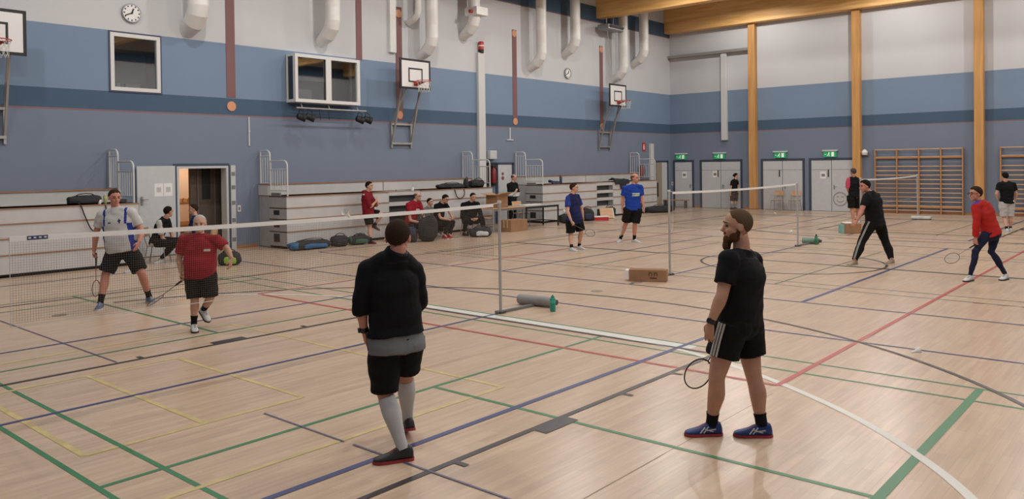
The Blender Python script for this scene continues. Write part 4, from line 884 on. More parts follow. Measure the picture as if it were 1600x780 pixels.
bag((-17.80, 6.75, 1.364), 1.5, (0.62, 0.26, 0.20), 'black shoulder bag lying on the near bleacher', 'bag_black')
bag((-17.85, 17.65, 1.364), 1.35, (0.95, 0.26, 0.17), 'black bag lying along the middle bleacher', 'bag_black')
bag((-17.95, 18.95, 1.364), 1.5, (0.55, 0.30, 0.26), 'round black bag by the railing on the middle bleacher', 'bag_black')
bag((-17.9, 18.4, 1.364), 1.5, (0.16, 0.12, 0.30), 'small upright black pouch on the middle bleacher', 'bag_black', name='pouch')
def strap_loop(pts, label, r=0.014, m='black'):
    mb = MB(); mb.tube(spline3(pts), r, 6); tag(mb.build('hanging_strap', m, None, True), label, 'strap')
def spline3(P, n=6):
    out = []
    for i in range(len(P)-1):
        p0, p1, p2, p3 = [np.array(P[min(max(k, 0), len(P)-1)], float) for k in (i-1, i, i+1, i+2)]
        for k in range(n):
            t = k/n; out.append(tuple(0.5*((2*p1)+(-p0+p2)*t+(2*p0-5*p1+4*p2-p3)*t*t+(-p0+3*p1-3*p2+p3)*t**3)))
    return out+[tuple(P[-1])]
strap_loop([(-17.72, 6.55, 1.42), (-17.60, 6.6, 1.36), (-17.57, 6.68, 1.1), (-17.57, 6.82, 0.82), (-17.57, 7.0, 0.95), (-17.58, 7.1, 1.25), (-17.66, 7.08, 1.40)], 'black strap of the shoulder bag hanging down the near bleacher', 0.013)
strap_loop([(-17.72, 17.55, 1.40), (-17.60, 17.58, 1.33), (-17.575, 17.65, 1.12), (-17.575, 17.82, 1.06), (-17.575, 17.98, 1.15), (-17.60, 18.0, 1.33), (-17.7, 17.98, 1.40)], 'strap loop hanging below the bag on the middle bleacher')
# clothes on the far bleacher
def drape(loc, ln, label, m, drop=0.28, wd=0.5, name='jacket'):
    t = thing(name, label, 'garment', loc)
    prof = [(-0.55, 0.02), (-0.35, 0.07), (-0.15, 0.05), (0.0, 0.05), (0.045, 0.01), (0.055, -0.12), (0.06, -drop)]
    rings = []; n = 18
    for i in range(n+1):
        f = i/n; y = ln*f; c = []
        for k, (x, z) in enumerate(prof):
            wob = 0.02*math.sin(9*f*PI+k)+0.015*math.sin(23*f+k*2); lim = 1.0 if 0.35 < f < 0.75 else 0.35
            c.append(V(x*wd*1.2 if x < 0 else x+abs(wob)*0.4, y, (z+abs(wob) if x < 0.05 else z*lim)))
        rings.append(c)
    mb = MB(); n2 = len(prof); vs = [p for r in rings for p in r]; vs2 = [p+V(-0.012, 0, -0.012) for p in vs]; fs = []
    for i in range(n):
        for j in range(n2-1): fs.append((i*n2+j, i*n2+j+1, (i+1)*n2+j+1, (i+1)*n2+j))
    o = len(vs); fs += [tuple(q+o for q in f[::-1]) for f in fs]
    mb.add(vs+vs2, fs); mb.build('cloth', m, t, 'all')
    mb = MB(); mb.tube([(-0.2, ln*0.1, 0.09), (-0.05, ln*0.05, 0.07), (0.05, ln*0.02, -0.02), (0.06, ln*0.04, -0.14)], [0.05, 0.05, 0.045, 0.04], 8); mb.build('sleeve', m, t, True)
drape((-17.625, 26.6, 1.39), 1.0, 'black jacket draped over the far bleacher', 'bag_black', 0.32)
drape((-17.75, 22.75, 1.39), 0.45, 'navy cap-like cloth on the far bleacher beside the navy bottle', 'bag_navy', 0.02, 0.3, 'cloth')
mb = MB(); mb.rbox((-17.72, 29.94, 0.95), (0.22, 0.16, 0.62), 0.045, 3, jit=0.01); tag(mb.build('hanging_bag', 'bag_black', None, 'all'), 'black bag hanging on the end of the far bleacher', 'bag')
# low clutter in front of the far bleacher
t = thing('shoe_box', 'open white and red shoe box on the floor before the far bleacher', 'box', (-16.75, 24.3, 0), 0.9)
mb = MB(); mb.rbox((0, 0, 0.06), (0.55, 0.32, 0.12), 0.008, 1); mb.build('box_body', 'red_plastic', t); mb = MB(); mb.rbox((0.02, 0.02, 0.135), (0.58, 0.36, 0.03), 0.006, 1); mb.build('box_lid', 'paper', t)
t = thing('wooden_board', 'small wooden board leaning on the black bag at the far bleacher aisle', 'board', (-17.05, 25.15, 0), 0.9)
mb = MB(); mb.cbox((0, 0, 0.21), (0.5, 0.03, 0.42), rot=Matrix.Rotation(-0.45, 3, 'X')); mb.build('board_panel', 'birch', t); mb = MB(); mb.cbox((0.27, 0, 0.2), (0.04, 0.04, 0.42), rot=Matrix.Rotation(-0.45, 3, 'X')); mb.build('board_edge', 'rail_white', t)
t = thing('wooden_stool_frame', 'small pale step leaning near the man in the red hoodie', 'step', (-17.25, 14.55, 0), 0.5)
mb = MB(); mb.bar((0, -0.25, 0.02), (0, 0.18, 0.30), 0.05, 0.03); mb.build('side_rail', 'birch', t); mb = MB(); mb.bar((0.2, -0.25, 0.02), (0.2, 0.18, 0.30), 0.05, 0.03); mb.build('side_rail', 'birch', t); mb = MB(); mb.box(-0.02, 0.22, -0.02, 0.12, 0.15, 0.17); mb.build('tread', 'birch', t)
mb = MB(); mb.cyl((-17.35, 12.9, 0.16), (-17.35, 13.05, 0.16), 0.10, n=14); mb.cyl((-17.35, 13.55, 0.16), (-17.35, 13.7, 0.16), 0.10, n=14); mb.cyl((-17.35, 13.0, 0.16), (-17.35, 13.6, 0.16), 0.022, n=8); tag(mb.build('bleacher_roller', 'black', None, True), 'black roller axle on the floor behind the bags', 'axle')
PJ = {
 'A': ((-4.331, 3.719), dict(al=(0.04,-0.048,0.09), ar=(0.016,0.42,0.145), el=(-0.243,-0.05,1.139), er=(0.158,0.12,1.123), fl=(-0.211,0.04,0.754), fr=(0.053,0.48,0.88), hd=(0.02,0.02,1.577), hl=(-0.088,-0,0.863), hr=(0.073,0.06,0.848), kl=(-0.092,0.02,0.463), kr=(0.031,0.2,0.548), ne=(0.022,0,1.483), sl=(-0.182,-0.02,1.356), sr=(0.112,0.1,1.327), tl=(-0.095,-0.09,0.03), tr=(-0.038,0.55,0.038), wl=(-0.229,0,0.911), wr=(0.079,0.36,0.957)), (0.05, 1, 0)),
 'B': ((-2.689, 5.582), dict(al=(-0.12,0.056,0.09), ar=(0.247,0.012,0.09), el=(-0.1,-0.2,1.111), er=(0.241,0.22,1.073), fl=(-0.201,-0.18,0.752), fr=(0.134,0.24,0.809), hd=(0.074,0,1.603), hl=(-0.004,-0.08,0.885), hr=(0.148,0.08,0.851), kl=(-0.112,-0.06,0.474), kr=(0.202,0.06,0.448), ne=(0.116,0.02,1.407), sl=(-0.03,-0.14,1.36), sr=(0.229,0.14,1.318), tl=(-0.322,0.053,0.03), tr=(0.142,0.021,0.03), wl=(-0.186,-0.2,0.911), wr=(0.165,0.24,0.894)), (-1, 0.1, 0)),
 'C': ((-9.858, 5.071), dict(al=(0.034,0.2,0.23), ar=(0.007,-0.075,0.09), el=(0.44,-0.02,1.037), er=(-0.209,0.02,0.916), fl=(0.49,-0.1,0.814), fr=(-0.151,-0.05,0.634), hd=(0.074,-0,1.372), hl=(0.17,-0,0.722), hr=(-0.021,-0,0.725), kl=(0.244,-0.12,0.442), kr=(0.023,-0.08,0.421), ne=(0.063,0.02,1.204), sl=(0.294,0,1.162), sr=(-0.138,-0,1.159), tl=(0.114,0.12,0.1), tr=(0.158,-0.375,0.03), wl=(0.509,-0.08,0.919), wr=(-0.17,-0.02,0.738)), (0.25, -1, 0)),
 'D': ((-12.459, 5.289), dict(al=(0.228,0.3,0.09), ar=(-0.27,-0.215,0.09), el=(0.243,0.05,1.133), er=(-0.447,0.03,1.114), fl=(0.244,-0.15,0.878), fr=(-0.432,-0.05,0.71), hd=(-0.136,0,1.662), hl=(0.075,0,0.854), hr=(-0.132,-0,0.847), kl=(0.268,-0.05,0.515), kr=(-0.244,-0.1,0.509), ne=(-0.11,0.02,1.474), sl=(0.124,0,1.414), sr=(-0.328,0,1.39), tl=(0.447,0.077,0.03), tr=(-0.191,-0.515,0.03), wl=(0.271,-0.1,0.98), wr=(-0.465,0,0.842)), (0.7, -0.7, -0.1)),
 'E': ((-17.453, 8.132), dict(al=(0.396,0.28,0.09), ar=(0.024,0.077,0.09), el=(0.18,0.3,0.625), er=(0.132,-0.05,0.571), fl=(0.326,0.15,0.35), fr=(0.31,0.02,0.363), hd=(0.204,0.1,1.142), hl=(-0.095,0.2,0.479), hr=(-0.026,-0.05,0.474), kl=(0.401,0.25,0.482), kr=(0.412,-0.05,0.44), ne=(0.11,0.08,0.959), sl=(0.106,0.25,0.875), sr=(0.066,-0.05,0.855), tl=(0.573,0.16,0.03), tr=(-0.015,-0.063,0.03), wl=(0.277,0.2,0.417), wr=(0.234,-0,0.409)), (0.5, 0.85, 0)),
 'F': ((-17.578, 9.058), dict(al=(-0.069,-0.3,0.09), ar=(-0.121,-0.1,0.09), el=(-0.061,-0.15,0.651), er=(-0.143,0.2,0.653), fl=(-0.275,-0.1,0.532), fr=(-0.343,0.1,0.545), hd=(-0.024,0,1.157), hl=(0.105,-0.1,0.379), hr=(0.056,0.1,0.375), kl=(-0.175,-0.1,0.383), kr=(-0.25,0.12,0.392), ne=(0.032,0,0.964), sl=(0.046,-0.15,0.871), sr=(0.01,0.2,0.876), tl=(-0.099,-0.44,0.03), tr=(-0.208,-0.106,0.03), wl=(-0.215,-0.1,0.59), wr=(-0.283,0.1,0.574)), (-0.9, -0.4, 0)),
 'G': ((-17.075, 13.863), dict(al=(0.042,0.1,0.482), ar=(-0.014,-0.208,0.09), el=(0.094,0.15,1.006), er=(-0.011,-0.15,0.988), fl=(0.154,0.02,1.187), fr=(0.141,-0,1.258), hd=(-0.064,-0,1.558), hl=(-0.055,0.08,0.801), hr=(-0.099,-0.06,0.81), kl=(0.26,0.08,0.762), kr=(-0.05,-0.08,0.41), ne=(-0.137,-0,1.366), sl=(-0.094,0.14,1.255), sr=(-0.169,-0.12,1.232), tl=(0.167,0.08,0.359), tr=(0.182,-0.348,0.03), wl=(0.156,-0,1.083), wr=(0.131,-0.05,1.155)), (0.95, -0.3, 0)),
 'H': ((-16.903, 15.3), dict(al=(0.341,-0.1,0.09), ar=(0.283,-0.25,0.09), el=(0.222,0.05,0.616), er=(-0.137,-0.15,0.543), fl=(0.348,-0.12,0.48), fr=(0.285,-0.2,0.504), hd=(0.054,-0,1.224), hl=(-0.117,0.1,0.396), hr=(-0.226,-0.05,0.373), kl=(0.317,0,0.435), kr=(0.247,-0.2,0.414), ne=(-0.079,0.02,1.024), sl=(0.09,0.12,0.907), sr=(-0.194,-0.1,0.886), tl=(0.499,-0.24,0.03), tr=(0.442,-0.39,0.03), wl=(0.31,-0.1,0.497), wr=(0.176,-0.2,0.488)), (0.9, -0.4, 0)),
 'I': ((-17.314, 16.236), dict(al=(0.351,-0.08,0.09), ar=(0.247,-0.2,0.09), el=(0.154,0.05,0.452), er=(-0.211,-0.1,0.43), fl=(0.205,-0.1,0.329), fr=(0.115,-0.15,0.372), hd=(0.014,0,1.011), hl=(-0.085,0.12,0.297), hr=(-0.187,0,0.289), kl=(0.339,0.1,0.312), kr=(0.238,-0.05,0.306), ne=(-0.065,0,0.821), sl=(0.095,0.1,0.718), sr=(-0.189,-0.1,0.695), tl=(0.495,-0.22,0.03), tr=(0.391,-0.34,0.03), wl=(0.167,-0.1,0.349), wr=(0.021,-0.15,0.373)), (0.85, -0.5, 0)),
 'J': ((-16.454, 16.059), dict(al=(0.102,-0.1,0.09), ar=(-0.033,-0.25,0.09), el=(0.133,0.08,0.678), er=(-0.145,-0.15,0.586), fl=(0.252,-0.05,0.574), fr=(0.241,-0.15,0.562), hd=(0.006,-0.1,1.133), hl=(-0.189,0.1,0.384), hr=(-0.286,-0.05,0.378), kl=(0.204,0.08,0.454), kr=(0.107,-0.1,0.45), ne=(-0.151,-0.02,0.984), sl=(-0.014,0.1,0.902), sr=(-0.274,-0.1,0.86), tl=(0.203,-0.24,0.03), tr=(0.087,-0.39,0.03), wl=(0.215,-0.05,0.538), wr=(0.148,-0.15,0.527)), (0.7, -0.6, -0.3)),
 'K': ((-16.537, 17.241), dict(al=(0.333,-0.12,0.09), ar=(-0.238,-0.2,0.09), el=(0.277,-0,0.555), er=(-0.295,-0.1,0.531), fl=(0.076,-0.25,0.441), fr=(0.115,-0.28,0.461), hd=(0.037,-0.05,1.139), hl=(0.06,0.08,0.418), hr=(-0.206,-0,0.407), kl=(0.322,-0.2,0.491), kr=(-0.147,-0.35,0.451), ne=(-0.045,-0,0.945), sl=(0.163,0.06,0.823), sr=(-0.257,-0.02,0.814), tl=(0.451,-0.26,0.03), tr=(-0.155,-0.34,0.03), wl=(0.15,-0.2,0.494), wr=(0.019,-0.25,0.48)), (0.6, -0.8, -0.2)),
 'L': ((-18.189, 20.974), dict(al=(0.091,-0.02,0.09), ar=(-0.066,-0.26,0.09), el=(0.239,0.12,1.046), er=(-0.076,-0.12,1.015), fl=(-0.033,-0.05,0.944), fr=(0.218,-0.05,1.276), hd=(0.088,0,1.635), hl=(0.078,0.08,0.803), hr=(-0.035,-0.06,0.788), kl=(0.095,0.08,0.398), kr=(-0.039,-0.06,0.408), ne=(0.041,0,1.412), sl=(0.152,0.15,1.317), sr=(-0.095,-0.1,1.304), tl=(0.201,-0.137,0.03), tr=(0.066,-0.4,0.03), wl=(0.102,0,0.963), wr=(0.126,-0.1,1.145)), (0.9, -0.4, -0.3)),
 'M': ((-11.36, 15.573), dict(al=(0.016,0.182,0.09), ar=(-0.203,-0.242,0.09), el=(0.089,0.18,0.967), er=(-0.285,-0.24,0.949), fl=(0.11,0.1,0.674), fr=(-0.157,-0.32,0.601), hd=(-0.106,0,1.507), hl=(-0.016,0.08,0.724), hr=(-0.213,-0.06,0.721), kl=(0.057,0.06,0.413), kr=(-0.202,-0.06,0.381), ne=(-0.154,0,1.352), sl=(-0.02,0.14,1.267), sr=(-0.256,-0.1,1.249), tl=(0.144,0.042,0.03), tr=(-0.078,-0.382,0.03), wl=(0.113,0.12,0.782), wr=(-0.2,-0.3,0.722)), (0.95, -0.25, 0)),
 'N': ((-11.256, 17.701), dict(al=(0.117,0.097,0.09), ar=(-0.239,0.2,0.09), el=(0.314,0,1.136), er=(-0.185,0.02,1.141), fl=(0.368,-0.05,0.719), fr=(-0.193,0,0.74), hd=(0.136,0,1.691), hl=(0.211,-0,0.903), hr=(-0.057,0,0.906), kl=(0.12,-0.02,0.503), kr=(-0.104,0.05,0.518), ne=(0.121,0.02,1.523), sl=(0.284,0,1.438), sr=(-0.135,0,1.426), tl=(0.228,-0.043,0.03), tr=(-0.31,0.06,0.03), wl=(0.357,-0.03,0.902), wr=(-0.208,0,0.891)), (0.7, -0.6, 0)),
 'O': ((-15.602, 32.987), dict(al=(0.024,-0.12,0.09), ar=(-0.157,-0.26,0.09), el=(0.251,0.15,0.986), er=(-0.137,-0.12,0.97), fl=(0.233,0.1,0.618), fr=(-0.102,-0.08,0.487), hd=(0.128,-0,1.474), hl=(0.143,0.08,0.733), hr=(-0.038,-0.06,0.74), kl=(0.111,0.08,0.364), kr=(-0.07,-0.06,0.373), ne=(0.098,-0,1.304), sl=(0.188,0.12,1.215), sr=(-0.073,-0.1,1.195), tl=(0.125,-0.26,0.03), tr=(-0.056,-0.4,0.03), wl=(0.235,0.1,0.76), wr=(-0.163,-0.1,0.659)), (0.9, -0.3, 0)),
 'P': ((-8.493, 26.827), dict(al=(-0.055,-0.08,0.09), ar=(0.235,0.25,0.09), el=(-0.22,0,1.192), er=(0.283,0.1,1.162), fl=(-0.054,0.15,0.913), fr=(0.327,0.3,0.923), hd=(-0.028,0,1.711), hl=(-0.117,0,0.962), hr=(0.113,0.05,0.957), kl=(-0.079,-0,0.502), kr=(0.152,0.1,0.493), ne=(-0.029,-0,1.544), sl=(-0.176,-0,1.442), sr=(0.2,0.05,1.415), tl=(-0.057,0.06,0.03), tr=(0.233,0.39,0.03), wl=(-0.116,0.1,1), wr=(0.327,0.25,1.01)), (-0.2, 1, 0)),
 'Q': ((-4.969, 16.856), dict(al=(-0.5,-0.262,0.09), ar=(0.305,-0.12,0.09), el=(-0.325,-0.2,1.076), er=(-0.093,0.15,1.053), fl=(-0.514,-0.25,0.814), fr=(-0.337,0.1,0.864), hd=(-0.168,-0,1.566), hl=(-0.068,-0.08,0.834), hr=(0.147,0.08,0.82), kl=(-0.286,-0.1,0.453), kr=(0.286,0.08,0.402), ne=(-0.032,0.02,1.409), sl=(-0.173,-0.12,1.313), sr=(0.126,0.14,1.311), tl=(-0.75,-0.402,0.03), tr=(0.123,-0.26,0.03), wl=(-0.437,-0.25,0.89), wr=(-0.272,0.1,0.928)), (-1, -0.15, -0.1)),
 'R': ((-2.789, 15.68), dict(al=(-0.344,-0.137,0.09), ar=(0.318,-0.04,0.09), el=(-0.236,-0.15,1.009), er=(0.182,0.2,0.979), fl=(-0.243,-0.12,0.613), fr=(-0.051,0.15,0.661), hd=(-0.167,-0,1.484), hl=(-0.009,-0.06,0.802), hr=(0.208,0.08,0.787), kl=(-0.232,-0.1,0.501), kr=(0.151,0.08,0.465), ne=(-0.069,-0,1.339), sl=(-0.216,-0.1,1.269), sr=(0.12,0.15,1.274), tl=(-0.683,-0.37,0.03), tr=(0.005,-0.283,0.03), wl=(-0.242,-0.12,0.722), wr=(0.035,0.2,0.768)), (-0.95, -0.1, 0)),
 'S': ((-4.154, 26.359), dict(al=(-0.124,-0.2,0.09), ar=(0.111,0.001,0.09), el=(-0.286,0,1.083), er=(0.281,-0,1.076), fl=(-0.104,0.15,0.799), fr=(0.319,0.15,0.794), hd=(-0.045,-0,1.573), hl=(-0.104,0,0.861), hr=(0.115,0,0.858), kl=(-0.071,-0,0.403), kr=(0.094,0,0.401), ne=(-0.028,-0,1.427), sl=(-0.193,0,1.301), sr=(0.191,0,1.296), tl=(-0.092,-0.06,0.03), tr=(0.162,0.141,0.03), wl=(-0.171,0.1,0.894), wr=(0.306,0.1,0.888)), (0, 1, 0)),
}
# ------------------------------------------------------------------ people
SK1 = mat('skin', (0.47, 0.25, 0.165), 0.55, var=0.08, vscale=14); SK2 = mat('skin_pale', (0.52, 0.29, 0.20), 0.55, var=0.08, vscale=14); SK3 = mat('skin_red', (0.50, 0.22, 0.155), 0.55, var=0.08, vscale=14)
def cloth(n, c, rough=0.85): return mat(n, c, rough, var=0.10, vscale=6, bump=0.25, bscale=35, spec=0.2)
cloth('cloth_black', (0.0055, 0.006, 0.0075)); cloth('cloth_black2', (0.0065, 0.006, 0.006)); cloth('cloth_grey', (0.17, 0.175, 0.185)); cloth('cloth_white', (0.50, 0.50, 0.49)); cloth('cloth_red', (0.26, 0.012, 0.022)); cloth('cloth_bright_red', (0.42, 0.022, 0.018))
cloth('cloth_darkred', (0.17, 0.010, 0.016)); cloth('cloth_navy', (0.013, 0.017, 0.07)); cloth('cloth_blue', (0.014, 0.050, 0.30)); cloth('cloth_royal', (0.02, 0.04, 0.24)); cloth('cloth_indigo', (0.014, 0.017, 0.042)); cloth('cloth_purple', (0.10, 0.04, 0.26)); cloth('cloth_pink', (0.48, 0.07, 0.12)); cloth('cloth_heather', (0.15, 0.15, 0.15)); cloth('cloth_lightgrey', (0.42, 0.41, 0.39)); cloth('cloth_lime', (0.55, 0.62, 0.45))
mat('hair_brown', (0.035, 0.021, 0.014), 0.95, spec=0.1, bump=0.5, bscale=120); mat('hair_dark', (0.012, 0.010, 0.009), 0.95, spec=0.1, bump=0.5, bscale=120); mat('hair_sandy', (0.105, 0.068, 0.042), 0.95, spec=0.1, bump=0.5, bscale=120); mat('hair_grey', (0.42, 0.40, 0.38), 0.95, spec=0.1, bump=0.5, bscale=120); mat('beard_red', (0.085, 0.038, 0.018), 0.95, spec=0.1, bump=0.7, bscale=140); mat('hair_greydark', (0.07, 0.06, 0.055), 0.95, spec=0.1, bump=0.5, bscale=120)
mat('eye_dark', (0.02, 0.015, 0.012), 0.3); mat('lip', (0.36, 0.13, 0.10), 0.5); mat('shoe_black', (0.018, 0.016, 0.016), 0.5); mat('shoe_blue', (0.012, 0.035, 0.16), 0.45); mat('shoe_white', (0.55, 0.55, 0.54), 0.5); mat('shoe_steel', (0.09, 0.13, 0.22), 0.5); mat('sole_red', (0.30, 0.03, 0.035), 0.5); mat('sole_white', (0.55, 0.54, 0.52), 0.5); mat('sole_dark', (0.03, 0.028, 0.028), 0.6); mat('watch', (0.01, 0.01, 0.011), 0.35); mat('shoe_brown', (0.30, 0.20, 0.12), 0.5); mat('knee_sock', (0.48, 0.48, 0.49), 0.85, bump=0.2, bscale=80)

def remesh(mb, vox, it, wr=0.0, fac=0.5, seed=0.0):
    me = mb.mesh('tmp'); o = bpy.data.objects.new('tmp', me); COL.objects.link(o)
    m = o.modifiers.new('r', 'REMESH'); m.mode = 'VOXEL'; m.voxel_size = vox; m.adaptivity = 0.0
    s = o.modifiers.new('s', 'SMOOTH'); s.factor = fac; s.iterations = it
    dg = bpy.context.evaluated_depsgraph_get(); ev = o.evaluated_get(dg)
    res = bpy.data.meshes.new_from_object(ev, depsgraph=dg)
    bpy.data.objects.remove(o); bpy.data.meshes.remove(me)
    if wr:
        n = len(res.vertices); co = np.empty(n*3, 'f'); res.vertices.foreach_get('co', co); co = co.reshape(-1, 3)
        no = np.empty(n*3, 'f'); res.vertex_normals.foreach_get('vector', no); no = no.reshape(-1, 3)
        d = np.zeros(n)
        for k, (a, f) in enumerate((((1.0, 0.4, 2.2), 9), ((-0.8, 1.1, 1.5), 15), ((0.5, -0.9, 2.6), 23), ((1.2, 0.9, -1.6), 31))):
            ph = co @ np.array(a)*f+seed+k*1.7; ph = ph+1.3*np.sin(co @ np.array((0.7, 1.3, -0.6))*7+k); d += np.sin(ph)/(1+0.45*k)
        co = co+no*(d*wr*0.5)[:, None]; res.vertices.foreach_set('co', co.astype('f').ravel())
    res.materials.clear()
    return res

def paint(me, fn):
    n = len(me.polygons); c = np.empty(n*3, 'f'); me.polygons.foreach_get('center', c); c = c.reshape(-1, 3); nn = np.empty(n*3, 'f'); me.polygons.foreach_get('normal', nn)
    me.polygons.foreach_set('material_index', fn(c, nn.reshape(-1, 3)).astype('i'))

TP = [(-0.24, 0.075, 0.075), (-0.12, 0.150, 0.112), (0.0, 0.172, 0.120), (0.18, 0.158, 0.110), (0.38, 0.146, 0.103), (0.58, 0.158, 0.112), (0.76, 0.172, 0.120), (0.90, 0.160, 0.106), (1.0, 0.115, 0.086), (1.08, 0.075, 0.068)]
def arm_r(t): return float(np.interp(t, [0, 0.15, 0.5, 0.9, 1.0, 1.15, 1.3, 1.7, 2.0], [0.054, 0.056, 0.049, 0.042, 0.041, 0.044, 0.043, 0.032, 0.027]))
def leg_r(t): return float(np.interp(t, [0, 0.3, 0.7, 0.95, 1.05, 1.2, 1.35, 1.6, 1.85, 2.0], [0.098, 0.090, 0.070, 0.058, 0.055, 0.057, 0.061, 0.048, 0.036, 0.036]))

def person(key, label, top, bottom, hair, shoe, sock=None, skin=SK1, build=1.0, scale=1.0, belly=0.0, grip=(), watch=None, near=0, name='person', glasses=False, chest=1.0):
    (ox, oy), J0, face = PJ[key]
    J = {k: Vector(v) for k, v in J0.items()}
    if near < 2:                                     # keep neck and shoulder heights in human proportion
        v = J['hd']-J['ne']; ex = max(0.0, v.length-0.165*scale); J['ne'] += v.normalized()*ex
        dz = max(0.0, J['ne'].z-(J['sl'].z+J['sr'].z)/2-0.088*scale)
        for k_ in ('sl', 'sr'): J[k_].z += dz
    t = thing(name, label, 'person', (ox, oy, 0), YAW)
    vox = (0.011, 0.009, 0.0065)[near]; s = scale
    right = {0: (J['hr']-J['hl']).normalized(), 1: (J['sr']-J['sl']).normalized()}
    C0 = (J['hl']+J['hr'])/2; C1 = (J['sl']+J['sr'])/2; NE = J['ne']; HD = J['hd']; zup = V(0, 0, 1)
    sw = (J['sr']-J['sl']).length
    def axes(tt):
        f = min(max(tt, 0), 1); r = (right[0]*(1-f)+right[1]*f).normalized(); sp = (C1-C0).normalized(); fwd = sp.cross(r).normalized(); r = fwd.cross(sp).normalized(); return r, fwd, sp
    fwd_body = axes(0.5)[1]
    def tcen(tt):
        if tt <= 1: return C0+(C1-C0)*tt
        return C1+(NE-C1)*min(1.0, (tt-1)/0.08)*0.6
    def torso(mb, ea, eb, t0, t1, flare=0.0, n=24, straight=False):
        tt = [t0]+[p[0] for p in TP if t0+0.03 < p[0] < t1-0.03]+[t1]; rings = []
        for x in tt:
            a = float(np.interp(x, [p[0] for p in TP], [p[1] for p in TP])); b = float(np.interp(x, [p[0] for p in TP], [p[2] for p in TP]))
            if straight and x < 0.0: a = 0.172; b = 0.120
            if straight and 0.0 <= x < 0.7: a = max(a, 0.163); b = max(b, 0.113)
            wsc = np.interp(x, [0, 0.8], [1.0, min(1.25, max(0.9, sw/0.36))])
            bl = belly*math.exp(-((x-0.22)/0.32)**2)
            a = a*s*build*wsc+ea+bl*0.35; b = b*s*build*(chest if x > 0.5 else 1)+eb+bl*0.5
            if x < 0.15: a += flare; b += flare
            r, f, sp = axes(x); c = tcen(x)+f*(bl*0.5)-f*0.012
            ring = []
            for k in range(n):
                an = 2*PI*k/n; ca, sa = math.cos(an), math.sin(an); e = 0.88
                ring.append(c+r*(a*math.copysign(abs(ca)**e, ca))+f*(b*math.copysign(abs(sa)**e, sa)))
            rings.append(ring)
        mb.loft(rings)
    def limb(mb, A, B, C, rf, t0, t1, add=0.0, mul=1.0, flare=0.0, back=0.0, n=14, step=0.1):
        pts = []; rs = []; m = max(2, int(round((t1-t0)/step)))
        shank = (C-B).normalized(); bk = -fwd_body; bk = bk-shank*bk.dot(shank); bk = bk.normalized() if bk.length > 1e-3 else V(0, 0, 0)
        for i in range(m+1):
            x = t0+(t1-t0)*i/m
            p = A+(B-A)*x if x <= 1 else B+(C-B)*(x-1)
            if back: p = p+bk*(back*math.exp(-((x-1.32)/0.25)**2))
            pts.append(p); rs.append(rf(x)*s*build**0.7*mul+add+flare*i/m)
        mb.tube(pts, rs, n)
    LM = 0.84 if key == 'R' else 1.0
    # ---- body
    mb = MB(); torso(mb, 0, 0, -0.24, 1.0)
    for sd in 'lr':
        S_, E_, W_ = J['s'+sd], J['e'+sd], J['w'+sd]; limb(mb, S_, E_, W_, arm_r, 0.0, 2.0)
        mb.ell(S_, (0.057*s*build, 0.057*s*build, 0.057*s*build)); mb.tube([NE-(NE-C1)*0.3, (NE+S_)/2-V(0, 0, 0.012*s), S_], [0.062*s, 0.058*s, 0.05*s], 12)
        H_, K_, A_ = J['h'+sd], J['k'+sd], J['a'+sd]; limb(mb, H_, K_, A_, leg_r, 0.0, 2.0, back=0.014*s, mul=LM); mb.ell(K_, (0.057*s*LM, 0.057*s*LM, 0.06*s*LM))
        mb.ell(H_+(C0-H_)*0.25-fwd_body*0.03*s, (0.092*s*build, 0.092*s*build, 0.10*s*build))
    hf = V(face[0], face[1], 0).normalized(); hu = (zup*math.cos(face[2])+hf*(-math.sin(face[2])) if face[2] else zup.copy()); hf = (hf*math.cos(face[2])+zup*math.sin(face[2])); hr = hf.cross(hu)
    R = Matrix((hr, hf, hu)).transposed(); hs = 1.07*s
    def hp(x, y, z): return HD+R @ V(x*hs, y*hs, z*hs)
    mb.tube([NE+(C1-NE)*0.5, NE+(hp(0, -0.02, -0.08)-NE)*0.55, hp(0, -0.018, -0.06)], [0.066*s*build**0.5, 0.058*s*build**0.5, 0.057*s], 14)
    def he(c, r): mb.ell(hp(*c), (r[0]*hs, r[1]*hs, r[2]*hs), R, 18, 12)
    he((0, -0.010, 0.028), (0.079, 0.097, 0.090)); he((0, 0.022, -0.035), (0.060, 0.066, 0.076)); he((0, 0.052, -0.090), (0.034, 0.032, 0.027)); he((0, 0.070, 0.022), (0.052, 0.022, 0.016))
    he((0.030, 0.058, -0.030), (0.026, 0.026, 0.026)); he((-0.030, 0.058, -0.030), (0.026, 0.026, 0.026)); he((0, 0.083, -0.062), (0.024, 0.012, 0.012))
    mb.tube([hp(0, 0.084, 0.016), hp(0, 0.096, -0.010), hp(0, 0.108, -0.030), hp(0, 0.09, -0.038)], [0.008*hs, 0.010*hs, 0.014*hs, 0.010*hs], 8)
    for sx in (-1, 1): he((sx*0.077, -0.008, -0.008), (0.010, 0.021, 0.032))
    # ---- hands
    fing = MB() if near else mb
    grips = {}
    for sd in 'lr':
        W_, F_ = J['w'+sd], J['f'+sd]; h = (F_-W_).normalized(); ctr = (C0+C1)/2; nrm = ctr-W_; nrm = nrm-h*nrm.dot(h); nrm.normalize()
        wv = h.cross(nrm); wv = wv if wv.dot(fwd_body) > 0 else -wv
        g = sd in grip; q = s*0.98
        def P3(a, b, c): return W_+h*a*q+wv*b*q+nrm*c*q
        rings = []
        for a, w_, th in ((-0.03, 0.027, 0.021), (0.0, 0.027, 0.019), (0.03, 0.036, 0.018), (0.065, 0.042, 0.016), (0.092, 0.041, 0.013)):
            rings.append([P3(a, w_*math.cos(2*PI*k/12), th*math.sin(2*PI*k/12)) for k in range(12)])
        fing.loft(rings)
